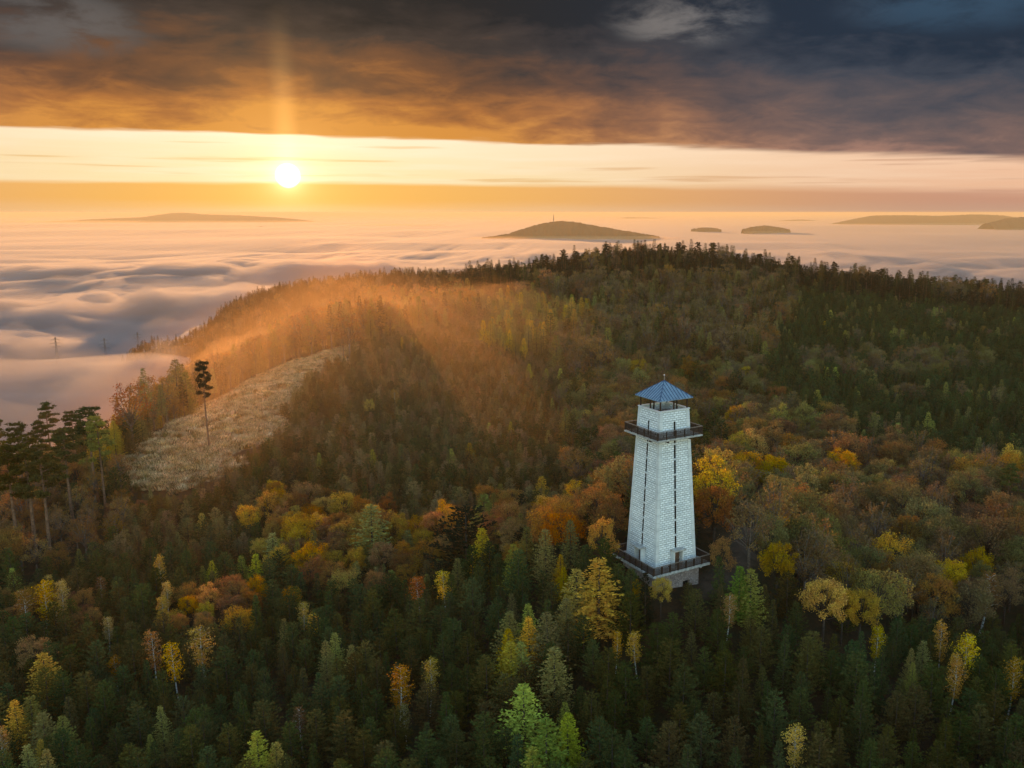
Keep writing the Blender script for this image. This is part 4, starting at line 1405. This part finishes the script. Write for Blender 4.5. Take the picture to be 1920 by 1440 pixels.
ZONES = [   # polygon, kinds (kind, colour, weight), height range, crown spacing
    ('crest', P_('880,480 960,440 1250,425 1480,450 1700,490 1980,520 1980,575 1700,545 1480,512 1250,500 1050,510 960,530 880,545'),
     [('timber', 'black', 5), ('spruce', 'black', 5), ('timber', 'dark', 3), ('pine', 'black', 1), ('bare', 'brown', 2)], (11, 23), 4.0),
    ('row', P_('300,800 250,800 330,730 440,680 560,610 690,545 900,530 900,585 720,620 640,650 560,668 500,690 420,740'),
     [('timber', 'olive', 4), ('timber', 'black', 2), ('bare', 'rust', 3), ('larch', 'olive', 2), ('spruce', 'dark', 2)], (8, 21), 3.4),
    ('leftslope', P_('110,800 300,730 335,760 250,830 205,870 150,860'), [('larch', 'gold', 4), ('spruce', 'dark', 3), ('larch', 'olive', 3), ('pine', 'black', .5)], (7, 11), 3.2),
    ('leftwood', P_('-60,820 150,830 225,880 265,930 200,1000 -60,1070'), [('bare', 'rust', 6), ('broadleaf', 'rust', 2), ('spruce', 'dark', 1), ('pine', 'dark', .6), ('broadleaf', 'olive', 1.5)], (5, 11), 3.4),
    ('orange', P_('480,905 640,910 820,955 960,925 1190,930 1180,990 1010,1010 860,1010 800,1050 640,1075 540,1075 505,1040'),
     [('broadleaf', 'orange', 6), ('broadleaf', 'rust', 3), ('larch', 'olive', 1), ('spruce', 'black', 1.5), ('broadleaf', 'gold', 1.8), ('larch', 'gold', 1)], (5.5, 9.5), 3.3),
    ('lowbelt', P_('330,1090 400,1065 500,1060 510,1100 420,1150 330,1150'), [('broadleaf', 'orange', 5), ('broadleaf', 'rust', 3), ('spruce', 'dark', 2)], (5, 7.5), 3.0),
    ('leftlow', P_('-60,1065 150,1065 210,1110 320,1150 320,1190 200,1200 -60,1240'), [('spruce', 'dark', 7), ('broadleaf', 'rust', 2), ('birch', 'rust', 1.2), ('birch', 'gold', .8)], (4.5, 7.5), 2.2),
    ('brownwood', P_('1310,840 1420,770 1480,770 1560,800 1700,850 1980,890 1980,1080 1880,1140 1700,1120 1500,1095 1430,1060 1330,1040'),
     [('broadleaf', 'brown', 6), ('broadleaf', 'rust', 1.2), ('broadleaf', 'olive', 2.6), ('bare', 'brown', 5), ('broadleaf', 'gold', 2.6), ('broadleaf', 'olive', 1.0)], (7.5, 14.5), 4.2),
    ('behind', P_('1040,730 1130,690 1230,660 1420,670 1480,770 1310,850 1310,1000 1190,960 1090,900 1050,800'),
     [('broadleaf', 'rust', 3.5), ('bare', 'brown', 3), ('spruce', 'dark', 2.5), ('broadleaf', 'olive', 1.6), ('larch', 'olive', 1), ('broadleaf', 'gold', 1.6)], (7, 13), 3.7),
    ('palebelt', P_('1500,660 1680,655 1860,655 1860,690 1680,700 1500,710'), [('broadleaf', 'olive', 4), ('bare', 'brown', 4), ('spruce', 'cool', 4)], (9, 12), 4.0),
    ('summitmist', P_('900,560 960,530 1080,545 1120,580 1100,640 1000,660 920,640'), [('larch', 'olive', 7), ('larch', 'pale', .8), ('larch', 'gold', 2), ('spruce', 'dark', 5), ('bare', 'brown', 2)], (11, 17), 3.6),
    ('summit', P_('960,470 1250,455 1460,475 1500,560 1430,680 1230,665 1130,690 1040,690 1090,600 1080,545 960,530'),
     [('timber', 'olive', 2), ('bare', 'brown', 5), ('timber', 'dark', 4), ('larch', 'olive', 1.2), ('bare', 'rust', 1.5), ('timber', 'black', 2)], (14, 20), 4.2),
    ('coolslope', P_('1460,480 1980,540 1980,900 1700,850 1560,800 1470,770 1430,680'),
     [('spruce', 'cool', 8), ('timber', 'cool', 1.5), ('larch', 'olive', 1.2), ('larch', 'pale', .6), ('bare', 'brown', 1.8)], (8, 12), 2.9),
]
DEFAULT_NEAR = ([('spruce', 'dark', 60), ('spruce', 'cool', 24), ('larch', 'olive', 3), ('larch', 'pale', 2.4), ('larch', 'lime', 1.8), ('larch', 'yellow', 1.2), ('larch', 'gold', 2.4), ('birch', 'gold', 1.2), ('birch', 'rust', 1), ('broadleaf', 'rust', 1.0)], (4.6, 8.0), 2.45)
DEFAULT_PLANT = ([('spruce', 'tan', 70), ('spruce', 'dark', 50), ('larch', 'olive', 6.0), ('larch', 'pale', 4.0), ('larch', 'gold', 2.5), ('birch', 'gold', .5), ('bare', 'brown', 1.2)], (4.0, 7.4), 2.1)
RIDGE = ([('timber', 'black', 7), ('bare', 'brown', .8), ('spruce', 'black', 4), ('timber', 'dark', 1)], (8, 16), 4.0)


def visible(X, Y, Z, cover=4.0):
    """is the point in line of sight of the camera over the terrain"""
    ok = np.ones(len(X), bool)
    for t in np.linspace(0.15, 0.985, 60):
        z = CAM_Z + (Z - CAM_Z) * t
        ok &= z > ground(X * t, Y * t) + cover * (t < 0.96)
    return ok


def lay_out_forest():
    r = np.random.default_rng(5)
    T = []      # kind, colour name, x, y, z, h, width, mark index or -1
    cells = {}

    def fits(x, y, rad, add=True):
        i, j = int(x // 3), int(y // 3)
        for a in range(i - 2, i + 3):
            for b in range(j - 2, j + 3):
                for (px, py, pr) in cells.get((a, b), ()):
                    if (px - x) ** 2 + (py - y) ** 2 < (0.5 * (rad + pr)) ** 2:
                        return False
        if add:
            cells.setdefault((i, j), []).append((x, y, rad))
        return True
    for k, (kind, u, v, h, w, c, txt) in enumerate(MARKS):
        h *= (0.88 if v > 1110 and 900 < u < 1130 else 0.85 if kind == 'larch' else 0.78) if kind in ('larch', 'birch', 'broadleaf') else 0.9 if kind == 'pine' else 1.0
        if kind == 'larch':
            w *= 1.28
        if u == 380:
            h /= 0.9
        x, y = to_ground(u, v, h)
        cells.setdefault((int(x // 3), int(y // 3)), []).append((x, y, {'broadleaf': 3.6, 'pine': 2.2, 'spruce': 2.8}.get(kind, 2.3)))
        T.append((kind, c, x, y, h, w, k))
    st = 1.25
    cx, cyy = np.meshgrid(np.arange(-560, 440, st), np.arange(62, 1010, st))
    X = (cx + r.uniform(-.5, .5, cx.shape) * st).ravel()
    Y = (cyy + r.uniform(-.5, .5, cx.shape) * st).ravel()
    G = ground(X, Y)
    hh = np.where(Y > 500, 14.0, 7.0)
    u, v, d = proj(X, Y, G + hh)
    keep = (u > -130) & (u < 2050) & (v < 1640) & (v > 380) & (G > -90)
    X, Y, G, u, v, hh = (q[keep] for q in (X, Y, G, u, v, hh))
    keep = visible(X, Y, G + hh, 5.0)
    keep &= ~inside(CLEAR_W, X + 5 * N1.fbm(X / 14, Y / 14, 3), Y + 5 * N2.fbm(X / 14, Y / 14, 3)) & (np.hypot(X - TOWER[0], Y - TOWER[1]) > 8.2) & (dist_path(X, Y) > 3.0)
    # low ground left open in front of the tower's terrace and beside it
    gu, gv, _ = proj(X, Y, ground(X, Y))
    keep &= ~inside(P_('1045,1040 1150,1010 1160,1060 1090,1075'), gu, gv)
    # the ground in front of the clearing keeps only low trees, so that the clearing stays open to view
    X, Y, G, u, v = (q[keep] for q in (X, Y, G, u, v))
    zid = np.full(len(X), -1)
    sc_ = np.clip(150 / Y, 0.35, 1.0)
    wob = (38 * N1(X / 30, Y / 30) + r.normal(0, 16, len(X))) * sc_, (30 * N2(X / 30, Y / 30) + r.normal(0, 11, len(X))) * sc_
    for k, z in enumerate(ZONES):
        zid[(zid < 0) & inside(z[1], u + wob[0], v + wob[1])] = k
    far_ridge = (zid < 0) & (Y > 560)
    order = r.permutation(len(X))
    # crowns must not cover what stands open behind them
    cl_top = P_('222,873 300,812 420,745 520,692 600,668 650,650 692,648 655,690 600,720 560,775 500,822 440,866 385,907 330,926 262,918')
    for i in order:
        x, y = X[i], Y[i]
        if zid[i] >= 0:
            _, _, mix, (h0, h1), sp = ZONES[zid[i]]
        elif far_ridge[i]:
            mix, (h0, h1), sp = RIDGE
        elif v[i] > 1010:
            mix, (h0, h1), sp = DEFAULT_NEAR
        else:
            mix, (h0, h1), sp = DEFAULT_PLANT
        wts = np.array([q[2] for q in mix])
        patch = 0.5 + 0.5 * math.tanh(2.2 * float(N3(np.array(x / 26.0), np.array(y / 26.0))))
        s = (0.6 * r.random() + 0.4 * patch) * wts.sum()
        kind, colr, _ = mix[min(len(mix) - 1, int(np.searchsorted(np.cumsum(wts), s)))]
        if kind in ('spruce', 'larch', 'birch') and sp > 2.6 and y < 200:
            sp = 2.5
        h = r.uniform(h0, h1) * (1.0 if kind != 'spruce' or h1 < 15 else 0.75)
        if kind == 'pine':
            h = r.uniform(13, 21)
        if not fits(x, y, sp, False):
            continue
        # keep the sight line to the clearing and the tower free
        tu, tv, td = proj(x, y, G[i] + h)
        if 150 < y < 262 and bool(inside(cl_top, np.array(tu), np.array(tv + 4))):
            h *= 0.45
            tu, tv, td = proj(x, y, G[i] + h)
            if bool(inside(cl_top, np.array(tu), np.array(tv + 8))):
                continue
        if 1140 < tu < 1345 and y < 113 and tv < 1092 - 16 * r.random():
            h2 = h * 0.75
            tu, tv, td = proj(x, y, G[i] + h2)
            if tv < 1088:
                continue
            h = h2
        fits(x, y, sp)
        T.append((kind, colr, x, y, h, r.uniform(0.88, 1.15), -1))
    # saplings and brush on the open clearing
    cw = np.array(CLEAR_W)
    for _ in range(900):
        x, y = r.uniform(cw[:, 0].min(), cw[:, 0].max()), r.uniform(cw[:, 1].min(), cw[:, 1].max())
        if bool(inside(CLEAR_W, np.array(x), np.array(y))) and float(N3(np.array(x / 18), np.array(y / 18))) > r.uniform(-0.3, 0.7):
            T.append((('spruce', 'bare', 'larch')[int(r.integers(3))], ('tan', 'brown', 'olive', 'dark')[int(r.integers(4))], x, y, r.uniform(0.7, 2.0), 1.4, -1))
    return T


FOREST = lay_out_forest()


def plant_forest():
    r = np.random.default_rng(9)
    T = FOREST
    X = np.array([t[2] for t in T])
    Y = np.array([t[3] for t in T])
    H = np.array([t[4] for t in T])
    G = ground(X, Y)
    U, V, D = proj(X, Y, G + H)
    size = F_PX * H / np.hypot(D, 0)
    mark = np.array([t[6] for t in T])
    infr = (U > -10) & (U < 1930) & (V < 1432) & (V > 380)
    names = np.array([KIND_NAME[t[0]] for t in T])
    single = mark >= 0
    for kn in set(names):
        idx = np.nonzero((names == kn) & infr & (mark < 0))[0]
        idx = idx[np.argsort(-size[idx])]
        room = 298 - int(((names == kn) & (mark >= 0)).sum())
        single[idx[:max(0, room)]] = True
    # ---- words
    KW = {'spruce': 'conifer', 'timber': 'tall conifer', 'larch': 'larch', 'broadleaf': 'broadleaf', 'bare': 'thin broadleaf', 'birch': 'birch', 'pine': 'pine'}
    CW = {'dark': 'dark', 'tan': 'brownish', 'cool': 'green', 'black': 'blackish', 'lime': 'lime', 'pale': 'pale', 'olive': 'olive', 'yellow': 'yellow', 'gold': 'golden',
          'orange': 'orange', 'rust': 'rusty', 'brown': 'brown', 'green': 'green'}
    ORD = ('first second third fourth fifth sixth seventh eighth ninth tenth eleventh twelfth thirteenth fourteenth fifteenth sixteenth seventeenth eighteenth nineteenth '
           'twentieth').split() + ['twenty-' + q for q in 'first second third fourth fifth sixth seventh eighth ninth'.split()] + ['thirtieth'] + \
          ['thirty-' + q for q in 'first second third fourth fifth sixth seventh eighth ninth'.split()]
    DIR = ['right of', 'right behind', 'behind', 'left behind', 'left of', 'front left of', 'in front of', 'front right of']
    mi = np.nonzero(mark >= 0)[0]
    label = {i: MARKS[mark[i]][6] for i in mi}
    bucket = {}
    for i in np.nonzero(single & (mark < 0))[0]:
        dd = np.hypot(U[mi] - U[i], V[mi] - V[i])
        j = int(np.argmin(dd))
        ang = math.atan2(-(V[i] - V[mi[j]]), U[i] - U[mi[j]])
        s = int(round(ang / (math.pi / 4))) % 8
        key = (CW[T[i][1]] + ' ' + KW[T[i][0]], s, mi[j])
        bucket.setdefault(key, []).append((dd[j], i))
    for (what, s, j), rows in bucket.items():
        rows.sort()
        for n, (_, i) in enumerate(rows):
            label[i] = f"{what}, {ORD[min(n, len(ORD) - 1)]} {DIR[s]} the {MARKS[mark[j]][6]}"
    CAT = {'conifer_tree': 'conifer', 'larch_tree': 'larch', 'broadleaf_tree': 'broadleaf tree', 'birch_tree': 'birch', 'pine_tree': 'pine'}
    GRP = {'conifer_tree': 'dark conifers of the hill forest', 'larch_tree': 'larches turning yellow', 'broadleaf_tree': 'broadleaf trees in autumn colour',
           'birch_tree': 'birches with white trunks', 'pine_tree': 'tall pines by the fog'}
    for i in np.nonzero(single)[0]:
        kind, colr, x, y, h, w, mk = T[i]
        (tm, cm, bark, leaf), h0 = PROTO[kind][int(r.integers(len(PROTO[kind])))]
        root = empty(KIND_NAME[kind], (x, y, G[i] - 0.1), r.uniform(0, 6.28))
        s = h / h0
        root.scale = (s * w, s * w, s)
        tag(root, label[i], CAT[KIND_NAME[kind]], GRP[KIND_NAME[kind]])
        tr = link('trunk', tm, bark, root)
        cr = link('crown', cm, leaf, root)
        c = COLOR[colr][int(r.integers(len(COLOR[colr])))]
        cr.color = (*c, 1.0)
    # ---- the rest of the wood: one object of instances for conifers, one for leafy trees
    groups = {'conifer_forest': ('spruce', 'timber', 'larch', 'pine'), 'broadleaf_forest': ('broadleaf', 'bare', 'birch')}
    for gname, kinds in groups.items():
        src = bpy.data.collections.new(gname + '_kinds')
        idx_of = {}
        for kind in kinds:
            for vi, ((tm, cm, bark, leaf), h0) in enumerate(PROTO[kind]):
                idx_of[(kind, vi)] = len(idx_of)
                src.objects.link(bpy.data.objects.new('kind_%03d' % idx_of[(kind, vi)], joined(kind, vi)))
        pts, rot, scl, ids, tint = [], [], [], [], []
        for i, t in enumerate(T):
            if single[i] or t[0] not in kinds:
                continue
            kind, colr, x, y, h, w, _ = t
            vi = int(r.integers(len(PROTO[kind])))
            s = h / PROTO[kind][vi][1]
            pts.append((x, y, G[i] - 0.1))
            rot.append(r.uniform(0, 6.28))
            scl.append((s * w, s * w, s))
            ids.append(idx_of[(kind, vi)])
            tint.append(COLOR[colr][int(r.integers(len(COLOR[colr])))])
        if pts:
            scatter(gname, np.array(pts), np.array(rot), np.array(scl), np.array(ids), np.array(tint), src)
    print('TREES', len(T), 'single', int(single.sum()), {k: int((single & (names == k)).sum()) for k in set(names)})


JOINED = {}


def joined(kind, vi):
    """trunk and crown in one mesh, for the distant instanced trees"""
    if (kind, vi) in JOINED:
        return JOINED[kind, vi]
    (tm, cm, bark, leaf), _ = PROTO[kind][vi]
    V, loops, starts, mats, n0, l0 = [], [], [], [], 0, 0
    for me, mi in ((tm, 0), (cm, 1)):
        v = np.empty(len(me.vertices) * 3, np.float32)
        me.vertices.foreach_get('co', v)
        l = np.empty(len(me.loops), np.int32)
        me.loops.foreach_get('vertex_index', l)
        s = np.empty(len(me.polygons), np.int32)
        me.polygons.foreach_get('loop_start', s)
        V.append(v)
        loops.append(l + n0)
        starts.append(s + l0)
        mats.append(np.full(len(s), mi, np.int32))
        n0 += len(me.vertices)
        l0 += len(l)
    out = bpy.data.meshes.new(kind)
    V, loops, starts, mats = (np.concatenate(q) for q in (V, loops, starts, mats))
    out.vertices.add(len(V) // 3)
    out.vertices.foreach_set('co', V)
    out.loops.add(len(loops))
    out.loops.foreach_set('vertex_index', loops)
    out.polygons.add(len(starts))
    out.polygons.foreach_set('loop_start', starts)
    out.materials.append(bark)
    out.materials.append(leaf)
    out.polygons.foreach_set('material_index', mats)
    out.update(calc_edges=True)
    JOINED[kind, vi] = out
    return out


def scatter(name, pts, rot, scl, ids, tint, src):
    me = bpy.data.meshes.new(name)
    me.vertices.add(len(pts))
    me.vertices.foreach_set('co', pts.astype(np.float32).ravel())
    a = me.attributes.new('turn', 'FLOAT', 'POINT')
    a.data.foreach_set('value', rot.astype(np.float32))
    a = me.attributes.new('size', 'FLOAT_VECTOR', 'POINT')
    a.data.foreach_set('vector', scl.astype(np.float32).ravel())
    a = me.attributes.new('pick', 'INT', 'POINT')
    a.data.foreach_set('value', ids.astype(np.int32))
    a = me.attributes.new('tint', 'FLOAT_COLOR', 'POINT')
    a.data.foreach_set('color', np.concatenate([tint, np.ones((len(tint), 1))], 1).astype(np.float32).ravel())
    o = link(name, me)
    o.color = (0, 0, 0, 1)
    tag(o, None, None, None, 'stuff')
    ng = bpy.data.node_groups.new(name, 'GeometryNodeTree')
    ng.interface.new_socket('Geometry', in_out='INPUT', socket_type='NodeSocketGeometry')
    ng.interface.new_socket('Geometry', in_out='OUTPUT', socket_type='NodeSocketGeometry')
    nd, lk = ng.nodes, ng.links
    gi, go = nd.new('NodeGroupInput'), nd.new('NodeGroupOutput')
    ci = nd.new('GeometryNodeCollectionInfo')
    ci.inputs['Collection'].default_value = src
    ci.inputs['Separate Children'].default_value = True
    ci.inputs['Reset Children'].default_value = True
    ip = nd.new('GeometryNodeInstanceOnPoints')
    ip.inputs['Pick Instance'].default_value = True

    def attr(nm, tp):
        n = nd.new('GeometryNodeInputNamedAttribute')
        n.data_type = tp
        n.inputs['Name'].default_value = nm
        return next(s for s in n.outputs if s.enabled and s.name == 'Attribute')
    cx = nd.new('ShaderNodeCombineXYZ')
    lk.new(attr('turn', 'FLOAT'), cx.inputs['Z'])
    er = nd.new('FunctionNodeEulerToRotation')
    lk.new(cx.outputs[0], er.inputs[0])
    lk.new(gi.outputs[0], ip.inputs['Points'])
    lk.new(ci.outputs[0], ip.inputs['Instance'])
    lk.new(attr('pick', 'INT'), ip.inputs['Instance Index'])
    lk.new(er.outputs[0], ip.inputs['Rotation'])
    lk.new(attr('size', 'FLOAT_VECTOR'), ip.inputs['Scale'])
    lk.new(ip.outputs[0], go.inputs[0])
    md = o.modifiers.new('scatter', 'NODES')
    md.node_group = ng
    return o


plant_forest()


def make_tuft(seed, n=46, h=0.8):
    r = np.random.default_rng(seed)
    V, Q = [], []
    for _ in range(n):
        a, ln = r.uniform(0, 6.28), h * r.uniform(0.6, 1.2)
        b = np.array([math.cos(a), math.sin(a), 0]) * r.uniform(0, 0.45)
        d = np.array([math.cos(a), math.sin(a), 0]) * r.uniform(0.1, 0.6) * ln + [0, 0, ln]
        w = np.array([-math.sin(a), math.cos(a), 0]) * 0.045
        k = len(V)
        V += [b - w, b + w, b + d * 0.6 + w, b + d - [0, 0, 0.1 * ln] - w * 0.2]
        Q.append((k, k + 1, k + 2, k + 3))
    return mesh_np('tuft', V, Q)


def plant_clearing():
    r = np.random.default_rng(31)
    src = bpy.data.collections.new('grass_kinds')
    m = leaf_mat('dry_grass', 0.3, 0.5)
    for k in range(4):
        me = make_tuft(k)
        me.materials.append(m)
        src.objects.link(bpy.data.objects.new('grass_%02d' % k, me))
    cw = np.array(CLEAR_W)
    X, Y = r.uniform(cw[:, 0].min() - 3, cw[:, 0].max() + 3, 60000), r.uniform(cw[:, 1].min() - 3, cw[:, 1].max() + 3, 60000)
    k = inside(CLEAR_W, X + 5 * N1.fbm(X / 14, Y / 14, 3), Y + 5 * N2.fbm(X / 14, Y / 14, 3)) & (dist_path(X, Y, TRACK_W) > r.uniform(0.3, 2.2, len(X)))
    k &= N2.fbm(X / 9, Y / 9, 3) > r.uniform(-0.7, 0.35, len(X))
    X, Y = X[k], Y[k]
    c = np.array([(0.72, 0.47, 0.23), (0.60, 0.37, 0.16), (0.80, 0.57, 0.31), (0.20, 0.15, 0.05)])
    s = r.uniform(0.5, 1.9, len(X))
    scatter('dry_grass', np.stack([X, Y, ground(X, Y) - 0.05], 1), r.uniform(0, 6.28, len(X)), np.stack([s * 1.3, s * 1.3, s], 1), r.integers(0, 4, len(X)), c[r.integers(0, 4, len(X))], src)


plant_clearing()


def mist_bank(c, r, rz, density, label, g=0.5, seed=0):
    """a soft-edged lens of mist: a lumpy flattened ball of even air"""
    nu, nv = 40, 20
    V, Q = [], []
    n = Noise(90 + seed)
    for j in range(nv + 1):
        for i in range(nu):
            a, e = i / nu * 2 * math.pi, (j / nv - 0.5) * math.pi
            p = np.array([math.cos(a) * math.cos(e), math.sin(a) * math.cos(e), math.sin(e)])
            k = 1 + 0.22 * float(n(np.array(p[0] * 2.3 + 4), np.array(p[1] * 2.3 + p[2])))
            V.append(p * np.array(r) * k)
    for j in range(nv):
        for i in range(nu):
            Q.append((j * nu + i, j * nu + (i + 1) % nu, (j + 1) * nu + (i + 1) % nu, (j + 1) * nu + i))
    o = link('mist', mesh_np('mist', V, Q, smooth=True), volume_mat('glow_tinted_air', (0.95, 0.64, 0.36), density, g))  # orange sun glow is put into the colour of the air
    o.location = c
    o.rotation_euler = (0, 0, rz)
    return tag(o, label, 'mist', None, 'stuff')


def slope_glow_mist(depth, reach, density):
    """a shallow layer of mist added for the warm glow; it hugs the slope and thins out to nothing at its edges"""
    x, y = np.arange(-300, 130, 6.0), np.arange(110, 700, 6.0)
    X, Y = np.meshgrid(x, y)
    w = np.exp(-(((X + 98 + 0.10 * (Y - 365)) / (105 * reach)) ** 2) - ((Y - 365) / (165 * reach)) ** 2)
    w = np.clip((w - 0.06) / 0.94, 0, 1) * (1 + 0.35 * N2.fbm(X / 60, Y / 60, 3))
    G = blur(ground(X, Y), 6)
    o = link('mist', sheet_solid('mist', X, Y, G + depth * w, G - 3.0), volume_mat('glow_tinted_air', (0.95, 0.64, 0.36), density, 0.6))  # layer added for a warm veil, its orange glow put into the colour
    tag(o, 'added veil of warm glowing mist over the clearing slope', 'mist', None, 'stuff')


slope_glow_mist(44.0, 1.25, 0.00042)
slope_glow_mist(37.0, 1.05, 0.00042)
slope_glow_mist(30.0, 0.88, 0.0005)
slope_glow_mist(18.0, 0.7, 0.0006)
for q, k in ((1.0, 5), (0.7, 6), (0.4, 7)):
    mist_bank((-185, 600, -6), (80 * q, 150 * q, 22 * q), 0.5, 0.0013, 'glowing mist in the hollow behind the larch row', 0.5, k)
    mist_bank((-45, 505, 44), (55 * q, 60 * q, 16 * q), 0.2, 0.0018, 'glowing patch of mist under the ridge conifers', 0.5, k + 4)


for k in (0, 1, 4, 7, 5, 2):      # fog lapping at the feet of the far hills
    D_, prof_ = HILLS[k]
    a_, b_ = at(*prof_[0], D_), at(*prof_[-1], D_)
    w_ = b_[0] - a_[0]
    for q, kk in ((1.0, 20), (0.6, 21)):
        mist_bank(((a_[0] + b_[0]) / 2 + (0.12 - 0.05 * kk % 0.3) * w_, D_ - 0.2 * w_ - 60, FOG_Z + 2), (0.62 * w_ * q, 0.16 * w_ + 60, (10 + D_ / 900) * q), 0.0, 9.0 / D_, 'low fog lapping at the foot of a far hill', 0.4, kk + k)


def build_haze():
    b = MB()
    R = 60000
    b.box((0, 0, (104.0 - 152.0) / 2), (2 * R, 2 * R, 256.0))
    tag(b.build('haze', volume_mat('haze_air', (0.98, 0.76, 0.42), HAZE_DENSITY, 0.25)), kind='stuff')


HAZE_DENSITY = 6e-5
build_haze()
